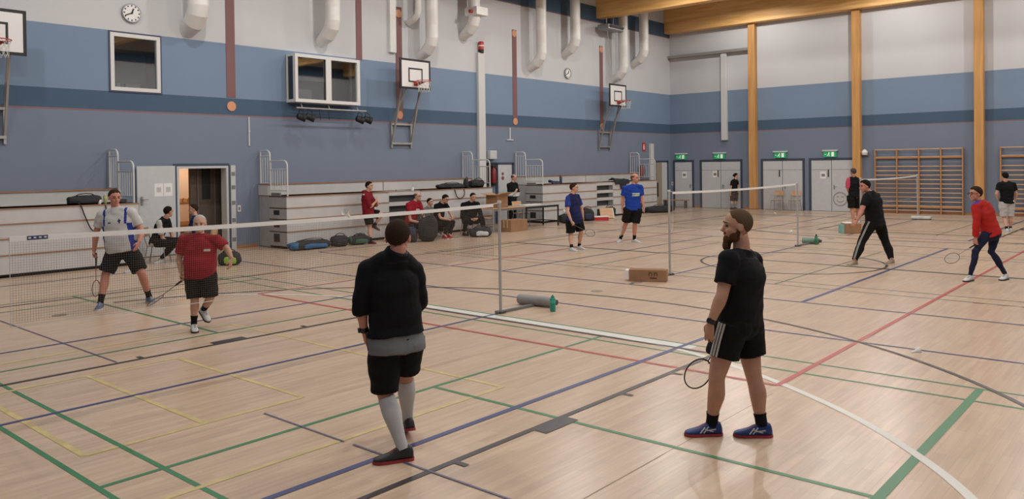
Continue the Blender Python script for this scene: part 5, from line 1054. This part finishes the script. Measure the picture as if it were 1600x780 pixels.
        for fi, (off, ln) in enumerate(((0.031, 0.072), (0.0105, 0.080), (-0.0105, 0.075), (-0.031, 0.060))):
            c = 1.25 if g else 0.30+0.08*fi; p = V(0.084, off, 0.0); ang = c*0.35; pts = [p.copy()]; 
            for seg in (0.42, 0.33, 0.25):
                p = p+V(math.cos(ang)*ln*seg, off*0.10*(0 if g else 1)*seg, math.sin(ang)*ln*seg); pts.append(p.copy()); ang += c*(1.0 if g else 0.75)
            fing.tube([P3(*x) for x in pts], [0.0095*q, 0.0088*q, 0.0080*q, 0.0065*q], 8)
        th = [V(0.022, 0.026, 0.004), V(0.048, 0.050, 0.012), V(0.074, 0.056 if not g else 0.040, 0.022 if not g else 0.04), V(0.095, 0.056 if not g else 0.020, 0.028 if not g else 0.05)]
        fing.tube([P3(*x) for x in th], [0.013*q, 0.0115*q, 0.010*q, 0.0075*q], 8)
        grips[sd] = (P3(0.098, 0.0, 0.026), wv.copy(), h.copy(), nrm.copy())
    me = remesh(mb, vox, 5)
    if near:
        m2 = remesh(fing, 0.0042, 2); bm = bmesh.new(); bm.from_mesh(me); bm.from_mesh(m2); bm.to_mesh(me); bm.free(); bpy.data.meshes.remove(m2)
    link('body', me, skin, t, 'all')
    # ---- face pieces
    for sx in (-1, 1):
        e = MB(); e.ell(hp(sx*0.031, 0.079, 0.003), (0.011*hs, 0.009*hs, 0.008*hs), R, 10, 6); e.build('eye', 'eye_dark', t, True)
        e = MB(); e.tube([hp(sx*0.014, 0.091, 0.024), hp(sx*0.032, 0.089, 0.030), hp(sx*0.050, 0.074, 0.024)], [0.004*hs, 0.005*hs, 0.003*hs], 6); e.build('eyebrow', hair[1], t, True)
    e = MB(); e.ell(hp(0, 0.090, -0.060), (0.022*hs, 0.008*hs, 0.007*hs), R, 12, 6); e.build('lips', 'lip', t, True)
    if glasses:
        e = MB()
        for sx in (-1, 1):
            e.tube([hp(sx*0.033+0.024*math.cos(a), 0.098, 0.002+0.018*math.sin(a)) for a in (2*PI*k/14 for k in range(14))], 0.003*hs, 5, close=True); e.tube([hp(sx*0.056, 0.097, 0.006), hp(sx*0.080, 0.0, 0.006)], 0.003*hs, 5)
        e.build('glasses', 'black', t)
    # ---- hair
    style, hm = hair
    def hairshell(maskf, th, nm, m, cz=0.028, rad=(0.079, 0.097, 0.090), cy=-0.010):
        nu, nv = 40, 26; mbh = MB(); vs = []; fs = []
        for i in range(nv+1):
            ph = PI*i/nv
            for j in range(nu):
                a = 2*PI*j/nu; d = V(math.sin(ph)*math.cos(a), math.sin(ph)*math.sin(a), math.cos(ph)); mk = maskf(d); mk = min(1.0, max(0.0, mk/0.22+0.5)); mk = mk*mk*(3-2*mk)
                k = 0.93+(0.07+th)*mk; vs.append(hp(d.x*rad[0]*k, cy+d.y*rad[1]*k, cz+d.z*rad[2]*k))
        for i in range(nv):
            for j in range(nu):
                k = (j+1) % nu; fs.append((i*nu+j, (i+1)*nu+j, (i+1)*nu+k, i*nu+k))
        mbh.add(vs, fs); mbh.build(nm, m, t, 'all')
    def line(d):
        az = math.atan2(d.x, d.y); return -1.0+1.58*min(1, max(0, (d.y+0.75)/1.45))**1.2+0.05*math.sin(9*az)+0.035*math.sin(17*az+1)
    if style == 'short': hairshell(lambda d: d.z-line(d), 0.065, 'hair', hm)
    elif style == 'full': hairshell(lambda d: d.z-line(d)+0.04, 0.12, 'hair', hm)
    elif style == 'thin': hairshell(lambda d: min(d.z-line(d)-0.02, 0.66-d.y), 0.03, 'hair', hm)
    elif style == 'ring': hairshell(lambda d: min(d.z-line(d), 0.42-d.z), 0.07, 'hair', hm)
    elif style == 'bun':
        hairshell(lambda d: d.z-line(d)+0.05, 0.16, 'hair', hm); e = MB(); e.ell(hp(0, -0.115, 0.02), (0.035*hs, 0.035*hs, 0.04*hs), R); e.build('hair_bun', hm, t, True)
    if key == 'B':
        e = MB()
        def be(c, r): e.ell(hp(*c), (r[0]*hs, r[1]*hs, r[2]*hs), R, 16, 10)
        be((0, 0.066, -0.098), (0.043, 0.038, 0.040)); be((0, 0.075, -0.135), (0.034, 0.032, 0.045)); be((0, 0.086, -0.050), (0.028, 0.012, 0.010))
        for sx in (-1, 1): be((sx*0.052, 0.030, -0.075), (0.018, 0.040, 0.038)); be((sx*0.066, 0.005, -0.045), (0.010, 0.018, 0.030))
        bmh = remesh(e, 0.005, 4, 0.003); link('beard', bmh, 'beard_red', t, 'all')
    # ---- shorts or trousers
    kind_, bl, bm_, extra = bottom
    mb = MB(); torso(mb, 0.009, 0.009, -0.24, bottom[4] if len(bottom) > 4 else 0.07)
    loose = (0.007 if key == 'R' else 0.016) if kind_ == 'trousers' else 0.022
    for sd in 'lr':
        H_, K_, A_ = J['h'+sd], J['k'+sd], J['a'+sd]; b_ = bl if not isinstance(bl, dict) else bl[sd]
        limb(mb, H_, K_, A_, leg_r, 0.0, b_, add=loose, flare=extra, n=18, back=0.014*s, mul=LM)
        if b_ > 1.1: mb.ell(K_, (0.072*s*LM, 0.072*s*LM, 0.072*s*LM))
        hr_ = 0.096 if key == 'A' else (0.112 if kind_ != 'trousers' else 0.104); mb.ell(H_+(C0-H_)*0.25-fwd_body*0.03*s, (hr_*s*build, hr_*s*build, (hr_+0.006)*s*build))
    me = remesh(mb, vox*1.05, 5, 0.006 if near else 0.008, seed=ord(key[0])); mats = bm_ if isinstance(bm_, list) else [bm_]
    nm = 'trousers' if kind_ == 'trousers' else 'shorts'
    link(nm, me, mats, t, 'all')
    # ---- shirt
    for nm, m, sleeve, hem, ea, fl, pf in top:
        mb = MB(); torso(mb, ea, ea, hem, 1.06, flare=fl, straight=True)
        mb.tube([C0+(C1-C0)*0.85, C1, NE+(HD-NE).normalized()*0.006], [0.10*s, 0.09*s+ea, 0.066*s*build**0.5+0.016], 18)
        for sd in 'lr':
            S_, E_, W_ = J['s'+sd], J['e'+sd], J['w'+sd]
            if sleeve > 0:
                limb(mb, S_, E_, W_, arm_r, 0.0, sleeve, add=min(ea, 0.018)+0.002, flare=0.008 if sleeve < 1 else 0.002, n=16)
            mb.ell(S_, ((0.057*s*build+min(ea, 0.02)),)*3); mb.tube([NE-(NE-C1)*0.4, (NE+S_)/2-V(0, 0, 0.016*s), S_], [0.066*s+ea*0.5, 0.060*s+ea*0.7, 0.05*s+ea], 14)
        if nm == 'undershirt':
            for sd in 'lr': H_ = J['h'+sd]; mb.ell(H_+(C0-H_)*0.25-fwd_body*0.03*s+V(0, 0, -0.03), (0.112*s*build+0.012, 0.112*s*build+0.012, 0.065))
        if nm == 'hooded_jacket': mb.tube([NE-fwd_body*0.05+right[1]*-0.09, NE-fwd_body*0.115+V(0, 0, 0.0), NE-fwd_body*0.05+right[1]*0.09], [0.05, 0.065, 0.05], 12)
        me = remesh(mb, vox*1.05, 6, 0.006 if near else 0.008, seed=ord(key[0])*2)
        ms = m if isinstance(m, list) else [m]
        if pf:
            if pf[0] == 'fn': paint(me, lambda c, n: pf[1](c, n, J, axes(0.6), C0, C1))
        link(nm, me, ms, t, 'all')
    # ---- socks and shoes
    for sd in 'lr':
        K_, A_, T_ = J['k'+sd], J['a'+sd], J['t'+sd]
        if sock:
            mb = MB(); shank = (A_-K_).normalized(); bk = -fwd_body; bk = (bk-shank*bk.dot(shank)).normalized(); pts = []; rs = []
            for i in range(10):
                x = 2.02-(sock[1])*i/9; pts.append(K_+(A_-K_)*(x-1)+bk*(0.014*s*math.exp(-((x-1.32)/0.25)**2))); rs.append(leg_r(x)*s*build**0.7+0.005)
            mb.tube(pts, rs, 18); mb.build('sock', sock[0], t, True)
        v = T_-A_; hd_ = V(v.x, v.y, 0)
        hd_ = hd_.normalized() if hd_.length > 0.02 else fwd_body
        planted = A_.z < 0.13 and T_.z < 0.09
        pitch = 0.0 if planted else math.atan2(v.z, V(v.x, v.y, 0).length)-math.atan2(-0.07, 0.19)
        fx = (hd_*math.cos(pitch)+zup*math.sin(pitch)).normalized(); fy = zup.cross(hd_).normalized(); fz = fx.cross(fy)
        O = A_-fz*0.088*s if not planted else V(A_.x, A_.y, 0.001)
        def Q(x, y, z): return O+fx*x*s+fy*y*s+fz*z*s
        st = [(-0.075, 0.022, 0.066), (-0.064, 0.034, 0.100), (-0.03, 0.040, 0.116), (0.015, 0.040, 0.112), (0.055, 0.041, 0.090), (0.10, 0.045, 0.066), (0.145, 0.047, 0.052), (0.18, 0.042, 0.044), (0.20, 0.028, 0.036), (0.208, 0.012, 0.028)]
        def prof(x, w_, hh):
            pts = []
            for k in range(13):
                a = PI*k/12; pts.append(Q(x, w_*math.copysign(abs(math.cos(a))**0.75, math.cos(a)), 0.020+(hh-0.020)*abs(math.sin(a))**0.8))
            return pts
        mb = MB(); mb.loft([prof(*q) for q in st]); sh = mb.build('shoe', shoe[0], t, 'all')
        mb = MB(); mb.loft([[Q(x, w_*1.10*math.cos(2*PI*k/16), z) if False else Q(x, sg*w_*1.12, z) for sg, z in ((1, 0.0), (1, 0.021), (-1, 0.021), (-1, 0.0))] for x, w_, hh in [(-0.081, 0.014, 0)]+st+[(0.213, 0.010, 0)]]); mb.build('sole', shoe[1], sh, True)
        mb = MB()
        for x in (0.045, 0.065, 0.085, 0.105):
            hh = float(np.interp(x, [q[0] for q in st], [q[2] for q in st])); mb.tube([Q(x-0.008, -0.020, hh-0.006), Q(x, 0, hh+0.003), Q(x+0.006, 0.020, hh-0.006)], 0.0035*s, 5)
        mb.build('laces', shoe[2], sh)
        if len(shoe) > 3:
            mb = MB()
            for sg in (-1, 1):
                for a, b in (((0.0, 0.040), (0.075, 0.062)), ((0.075, 0.030), (0.035, 0.078)), ((0.10, 0.030), (0.062, 0.075)), ((-0.02, 0.058), (0.055, 0.048))):
                    wa = float(np.interp(a[0], [q[0] for q in st], [q[1] for q in st]))+0.002; mb.bar(Q(a[0], sg*wa, a[1]), Q(b[0], sg*wa*0.90, b[1]), 0.008, 0.006)
            mb.build('side_stripes', shoe[3], sh)
    if watch:
        W_, E_ = J['w'+watch], J['e'+watch]; ax = (W_-E_).normalized(); mb = MB(); r = 0.031*s
        mb.tube([W_-ax*0.034, W_-ax*0.026, W_-ax*0.004, W_+ax*0.004], [r*0.96, r*1.10, r*1.10, r*0.96], 16); mb.build('watch_strap', 'watch', t, True)
        out = (W_-(C0+C1)/2); out = (out-ax*out.dot(ax)).normalized(); mb = MB(); c = W_-ax*0.015+out*r; mb.cyl(c, c+out*0.012, 0.021, 0.019, 16); mb.build('watch_case', 'watch', t, True)
    return t, J, grips, axes, limb

def to_world(key, v):
    (ox, oy), _, _ = PJ[key]; return Rz(YAW) @ Vector(v)+V(ox, oy, 0)

def racket(grip_pt, tip_dir, nrm_hint, label, frame_m='black', grip_m='black'):
    d = Vector(tip_dir).normalized(); n = Vector(nrm_hint); n = (n-d*n.dot(d)).normalized(); x = d.cross(n)
    M4 = Matrix((x, d, n)).transposed().to_4x4(); M4.translation = Vector(grip_pt)-d*0.06
    t = thing('badminton_racket', label, 'racket', (0, 0, 0), group='badminton rackets'); t.matrix_world = M4
    mb = MB(); mb.tube([(0, 0, 0), (0, 0.01, 0), (0, 0.17, 0), (0, 0.20, 0)], [0.014, 0.0155, 0.0125, 0.009], 10); mb.build('grip', grip_m, t, True)
    mb = MB(); mb.tube([(0, 0.19, 0), (0, 0.425, 0)], 0.0045, 8); mb.build('shaft', frame_m, t, True)
    mb = MB(); mb.tube([(0.092*math.cos(a), 0.545+0.125*math.sin(a), 0) for a in (2*PI*k/40 for k in range(40))], 0.0055, 8, close=True); mb.build('racket_frame', frame_m, t, True)
    mb = MB(); mb.tube([(-0.02, 0.43, 0), (0, 0.415, 0), (0.02, 0.43, 0)], 0.006, 6); mb.build('throat', frame_m, t, True)
    mb = MB(); st = 0.0006
    for k in range(-8, 9):
        xx = k*0.0105; q = 1-(xx/0.09)**2
        if q > 0.03: hh = 0.123*math.sqrt(q); mb.bar((xx, 0.545-hh, 0), (xx, 0.545+hh, 0), st, st)
    for k in range(-11, 12):
        yy = k*0.0105; q = 1-(yy/0.123)**2
        if q > 0.03: ww = 0.09*math.sqrt(q); mb.bar((-ww, 0.545+yy, 0), (ww, 0.545+yy, 0), st, st)
    mb.build('strings', mat('strings', (0.5, 0.5, 0.48), 0.5), t)
    return t

# ---- paint functions (which faces of a garment take its second or third colour)
def p_white_shirt(c, n, J, ax, C0, C1):
    r, f, u = ax; d = c-np.array(C1); lat = d @ np.array(r); al = d @ np.array(u); fr = d @ np.array(f)
    base = np.where(((np.abs(lat) > 0.145) & (np.abs(lat) < 0.180) & (al > -0.16)) | ((np.abs(lat) > 0.172+0.06*np.clip(-al-0.16, 0, 0.3)) & (al <= -0.16)), 1, 0)*(np.abs(lat) < 0.235)
    fr2 = n @ np.array(f) > 0.2; em = fr2 & (((lat < -0.055) & (lat > -0.105) & (al < -0.10) & (al > -0.118)) | ((lat < -0.072) & (lat > -0.090) & (al < -0.075) & (al > -0.15)) | ((lat > 0.04) & (lat < 0.10) & (al < -0.115) & (al > -0.130)))
    return np.where(em, 2, base)
def p_sleeve(lim):
    def f(c, n, J, ax, C0, C1):
        d = c-np.array(C1); return (np.abs(d @ np.array(ax[0])) > lim).astype(int)
    return f
def p_band(z0, z1):
    def f(c, n, J, ax, C0, C1):
        al = (c-np.array(C1)) @ np.array(ax[2]); return ((al > z0) & (al < z1)).astype(int)
    return f
def p_chest(x0, x1, z0, z1):
    def f(c, n, J, ax, C0, C1):
        d = c-np.array(C1); lat = d @ np.array(ax[0]); al = d @ np.array(ax[2]); fr = n @ np.array(ax[1]); return ((lat > x0) & (lat < x1) & (al > z0) & (al < z1) & (fr > 0.2)).astype(int)
    return f
def p_shoulder(c, n, J, ax, C0, C1):
    d = c-np.array(C1); lat = np.abs(d @ np.array(ax[0])); up_ = n @ np.array(ax[2]); return ((lat > 0.08) & (lat < 0.26) & (up_ > 0.72) ).astype(int)

# ---- the cast
def T(nm, m, sleeve=0.62, hem=-0.12, ea=0.016, fl=0.004, pf=None): return (nm, m, sleeve, hem, ea, fl, ('fn', pf) if pf else None)
tA = person('A', 'man seen from behind in black sweater, grey undershirt and long white socks', [T('undershirt', 'cloth_grey', 0.0, -0.19, 0.016, 0.006), T('sweater', 'cloth_black', 1.42, 0.06, 0.024, 0.012)], ('shorts', {'l': 0.97, 'r': 0.84}, 'cloth_black2', 0.020), ('short', 'hair_brown'), ('shoe_black', 'sole_red', 'sole_red'), ('knee_sock', 0.93), SK3, build=1.06, scale=1.0, grip=('r',), watch='l', near=2)
tB = person('B', 'bearded balding man in black shirt and striped shorts standing in profile', [T('tshirt', 'cloth_black', 0.66, -0.02, 0.018, 0.002)], ('shorts', 0.60, 'cloth_black2', 0.022), ('thin', 'hair_sandy'), ('shoe_blue', 'sole_red', 'sole_red', 'shoe_white'), ('cloth_black', 0.26), SK1, build=1.13, scale=1.0, grip=('r',), watch='l', near=2)
tC = person('C', 'white-haired man in red polo shirt stepping towards the net', [T('polo_shirt', ['cloth_red', 'cloth_white'], 0.70, -0.13, 0.020, 0.008, p_chest(-0.16, -0.09, -0.13, -0.105))], ('shorts', 1.02, 'cloth_black2', 0.024), ('thin', 'hair_grey'), ('shoe_white', 'sole_dark', 'shoe_black'), ('cloth_black', 0.34), SK2, build=1.02, scale=0.93, belly=0.07, grip=('r',), near=1)
tD = person('D', 'man in white and blue sports shirt standing wide by the net', [T('sports_shirt', ['cloth_white', 'cloth_royal', 'cloth_navy'], 0.66, -0.04, 0.020, 0.006, p_white_shirt)], ('shorts', 0.92, 'cloth_black', 0.03), ('short', 'hair_brown'), ('shoe_steel', 'sole_white', 'shoe_white'), ('cloth_black', 0.30), SK3, build=1.12, scale=1.0, belly=0.06, grip=('r',), near=1)
tE = person('E', 'seated man in black with white sleeve stripe looking away by the open door', [T('jersey', ['cloth_black', 'cloth_lightgrey'], 0.8, -0.18, 0.018, 0.004, p_sleeve(0.175))], ('trousers', 1.92, 'cloth_black2', 0.0), ('short', 'hair_dark'), ('shoe_white', 'sole_white', 'shoe_blue'), None, SK1, scale=0.96)
tF = person('F', 'man in dark blue sitting half hidden behind the man in red', [T('tshirt', 'cloth_navy', 0.6, -0.18, 0.016)], ('shorts', 0.9, 'cloth_black2', 0.02), ('short', 'hair_brown'), ('shoe_white', 'sole_white', 'shoe_white'), None, SK2, scale=0.94)
tG = person('G', 'man in dark red hooded jacket standing on one leg by the middle bleacher', [T('tshirt', 'cloth_white', 0.0, -0.16, 0.022, 0.01), T('hooded_jacket', 'cloth_darkred', 1.0, -0.10, 0.034, 0.004)], ('shorts', 0.75, 'cloth_black2', 0.03), ('full', 'hair_dark'), ('shoe_black', 'sole_red', 'sole_red'), ('cloth_black', 0.25), SK2, scale=0.97, build=1.05)
tH = person('H', 'seated bald man in red T-shirt, first of the seated row', [T('tshirt', ['cloth_red', 'cloth_white'], 0.66, -0.15, 0.018, 0.004, p_chest(-0.15, -0.03, -0.16, -0.11))], ('trousers', 1.9, 'cloth_black2', 0.0), ('ring', 'hair_greydark'), ('shoe_black', 'sole_white', 'shoe_white'), None, SK2, scale=0.97, build=1.05, glasses=True)
tI = person('I', 'seated dark-haired man in grey T-shirt, second of the seated row', [T('tshirt', 'cloth_heather', 0.62, -0.15, 0.016)], ('trousers', 1.9, 'cloth_black2', 0.0), ('short', 'hair_dark'), ('shoe_white', 'sole_white', 'shoe_white'), None, SK2, scale=0.94)
tJ = person('J', 'seated man with glasses in black T-shirt leaning over his hands', [T('tshirt', 'cloth_black', 0.62, -0.15, 0.018)], ('trousers', 1.9, 'cloth_black2', 0.0), ('full', 'hair_dark'), ('red_plastic', 'sole_white', 'shoe_white'), None, SK2, scale=0.97, glasses=True)
tK = person('K', 'man in black tracksuit sitting on a chair with folded hands', [T('track_jacket', 'cloth_black', 1.9, -0.15, 0.024, 0.004)], ('trousers', 1.9, 'cloth_black2', 0.0), ('short', 'hair_dark'), ('shoe_black', 'sole_dark', 'shoe_black'), None, SK2, scale=0.98, build=1.08)
tL = person('L', 'bald man in black top with white band standing behind the tables', [T('sweatshirt', ['cloth_black', 'cloth_white'], 1.9, -0.12, 0.022, 0.0, p_band(-0.40, -0.26))], ('trousers', 1.92, 'cloth_black2', 0.0), ('ring', 'hair_greydark'), ('shoe_black', 'sole_dark', 'shoe_black'), None, SK2, scale=0.98)
tM = person('M', 'stout man in navy shirt holding a racket low on the middle court', [T('sports_shirt', ['cloth_navy', 'cloth_royal'], 0.66, -0.16, 0.020, 0.006, p_sleeve(0.19))], ('shorts', 0.86, 'cloth_black2', 0.03), ('short', 'hair_brown'), ('shoe_white', 'sole_white', 'shoe_white'), ('cloth_black', 0.22), SK2, build=1.04, scale=0.95, belly=0.05, grip=('r',))
tN = person('N', 'tall man in bright blue T-shirt with pale chest stripes on the middle court', [T('tshirt', ['cloth_blue', 'cloth_lime'], 0.64, -0.10, 0.020, 0.004, lambda c, n, J, ax, C0, C1: p_chest(-0.16, 0.03, -0.20, -0.165)(c, n, J, ax, C0, C1) | p_chest(-0.16, 0.03, -0.15, -0.125)(c, n, J, ax, C0, C1))], ('shorts', 0.94, 'cloth_black2', 0.035), ('ring', 'hair_sandy'), ('shoe_white', 'sole_white', 'shoe_white'), ('cloth_black', 0.30), SK3, build=1.02, scale=1.02, grip=('r',))
tO = person('O', 'dark-haired person in dark clothes far away before the double door', [T('tshirt', 'cloth_black2', 0.66, -0.12, 0.016)], ('shorts', 1.0, mat('cloth_maroon', (0.02, 0.008, 0.010), 0.85), 0.02), ('bun', 'hair_dark'), ('shoe_black', 'sole_dark', 'shoe_black'), ('cloth_grey', 0.5), SK2, scale=0.92)
tP = person('P', 'man seen from behind in black vest with pink sleeves by the far court', [T('jersey', ['cloth_black', 'cloth_pink'], 1.0, -0.12, 0.018, 0.004, p_sleeve(0.185))], ('shorts', 0.9, 'cloth_black2', 0.03), ('short', 'hair_greydark'), ('shoe_white', 'sole_white', 'shoe_white'), None, SK3, scale=1.0)
tQ = person('Q', 'man in black T-shirt and striped track trousers crouching forward', [T('tshirt', 'cloth_black', 0.66, -0.14, 0.022, 0.006)], ('trousers', 1.94, 'cloth_black2', 0.006), ('full', 'hair_dark'), ('shoe_brown', 'sole_white', 'shoe_white'), None, SK3, build=1.12, scale=0.98, belly=0.03, near=1)
tR = person('R', 'man in red long-sleeved shirt and dark blue leggings crouching with a racket', [T('jersey', ['cloth_bright_red', 'cloth_purple'], 1.88, -0.07, 0.024, 0.006, p_shoulder)], ('trousers', 2.0, 'cloth_indigo', 0.0), ('full', 'hair_brown'), ('shoe_white', 'sole_dark', 'shoe_black'), None, SK3, build=0.97, scale=0.98, grip=('l',), near=1, glasses=True)
tS = person('S', 'man seen from behind in black T-shirt and pale shorts by the wall bars', [T('tshirt', 'cloth_black', 0.64, -0.12, 0.018, 0.004)], ('shorts', 0.93, 'cloth_lightgrey', 0.03), ('short', 'hair_dark'), ('shoe_white', 'sole_white', 'shoe_white'), ('cloth_black', 0.2), SK2, scale=0.96)

# ---- stripes on the sides of shorts and trousers
def side_stripes(tt, key, sd, t0, t1, add, offs, label_m='cloth_white', wd=0.012, build=1.06, s=1.0, flare=0.0):
    t, J, g, axes, limb = tt; H_, K_, A_ = J['h'+sd], J['k'+sd], J['a'+sd]
    view = V(0, -1, 0); side = (J['h'+sd]-(J['hl']+J['hr'])/2).normalized()
    for off in offs:
        mb = MB(); L = []; n = 14; axs = (K_-H_).normalized(); sd_ = (side-axs*side.dot(axs)).normalized(); fd = sd_.cross(axs).normalized()
        pts = []
        for i in range(n+1):
            x = t0+(t1-t0)*i/n; c = H_+(K_-H_)*x if x <= 1 else K_+(A_-K_)*(x-1)
            r = leg_r(x)*s*build**0.7+add+flare*max(0, x)/max(t1, 0.01); a = off/r
            pts.append((c+sd_*r*math.cos(a)+fd*r*math.sin(a), c, r, a))
        for sg in (-1, 1):
            pass
        vs = []
        for p, c, r, a in pts:
            for da in (-wd/2/r, wd/2/r):
                for rr in (r-0.004, r+0.006): vs.append(c+sd_*rr*math.cos(a+da)+fd*rr*math.sin(a+da))
        fs = []
        for i in range(n):
            o = i*4; q = o+4
            fs += [(o+1, o+3, q+3, q+1), (o, q, q+2, o+2), (o, o+1, q+1, q), (o+2, q+2, q+3, o+3)]
        mb.add(vs, fs); mb.build('side_stripe', label_m, t)
side_stripes(tB, 'B', 'l', 0.0, 0.59, 0.028, (-0.022, 0.0, 0.022), flare=0.022, build=1.13)
side_stripes(tQ, 'Q', 'l', 0.05, 1.92, 0.022, (0.0, 0.020), build=1.12, s=0.98, wd=0.010, label_m='cloth_lightgrey')
# small emblem on the shorts of the man in the foreground, prints on the white shirt
t, J, g, axes, limb = tA
# ---- rackets in hands
def held(tt, key, sd, target, label, fm='black', gm='black'):
    g = to_world(key, tt[2][sd][0]); n = Rz(YAW) @ tt[2][sd][3]; racket(g, Vector(target)-g, n if abs((Vector(target)-g).normalized().dot(n)) < 0.9 else V(0.3, 0.2, 1), label, fm, gm)
mat('racket_orange', (0.20, 0.05, 0.03), 0.4); mat('racket_white', (0.5, 0.5, 0.5), 0.4); mat('racket_grey', (0.16, 0.13, 0.11), 0.4)
held(tB, 'B', 'r', (-2.966, 5.633, 0.44), 'dark racket held low by the bearded man')
held(tD, 'D', 'r', (-12.763, 4.986, 0.43), 'dark red racket hanging from the hand of the man in white', 'racket_orange')
held(tC, 'C', 'r', (-10.18, 4.79, 0.45), 'pale racket held low by the man in red polo', 'racket_grey')
held(tM, 'M', 'r', (-11.0, 15.74, 0.36), 'pale racket held low by the man in the navy shirt', 'racket_grey')
held(tN, 'N', 'r', (-11.43, 17.551, 0.389), 'pale racket held down by the man in bright blue', 'racket_white')
held(tR, 'R', 'l', (-3.12, 15.235, 0.45), 'pale racket pointing left from the man in the red shirt', 'racket_grey')
# lone shoe behind the man in white
t = thing('sports_shoe', 'white sports shoe on the floor between the legs of the man in white', 'shoe', (-16.36, 7.15, 0), -1.9)
st = [(-0.075, 0.020, 0.060), (-0.062, 0.033, 0.088), (-0.03, 0.038, 0.100), (0.015, 0.038, 0.104), (0.055, 0.040, 0.088), (0.10, 0.045, 0.066), (0.145, 0.047, 0.052), (0.18, 0.042, 0.044), (0.20, 0.028, 0.036), (0.208, 0.012, 0.028)]
mb = MB(); mb.loft([[V(x, w_*math.copysign(abs(math.cos(PI*k/12))**0.75, math.cos(PI*k/12)), 0.02+(hh-0.02)*abs(math.sin(PI*k/12))**0.8) for k in range(13)] for x, w_, hh in st]); mb.build('shoe_upper', 'shoe_white', t, 'all')
mb = MB(); mb.loft([[V(x, sg*w_*1.12, z) for sg, z in ((1, 0.0), (1, 0.026), (-1, 0.026), (-1, 0.0))] for x, w_, hh in [(-0.082, 0.012, 0)]+st+[(0.214, 0.008, 0)]]); mb.build('sole', 'sole_white', t)
mb = MB()
for x in (0.045, 0.07, 0.095): mb.tube([V(x, -0.025, 0.075), V(x, 0, 0.09), V(x, 0.025, 0.075)], 0.004, 5)
mb.build('laces', 'shoe_steel', t)
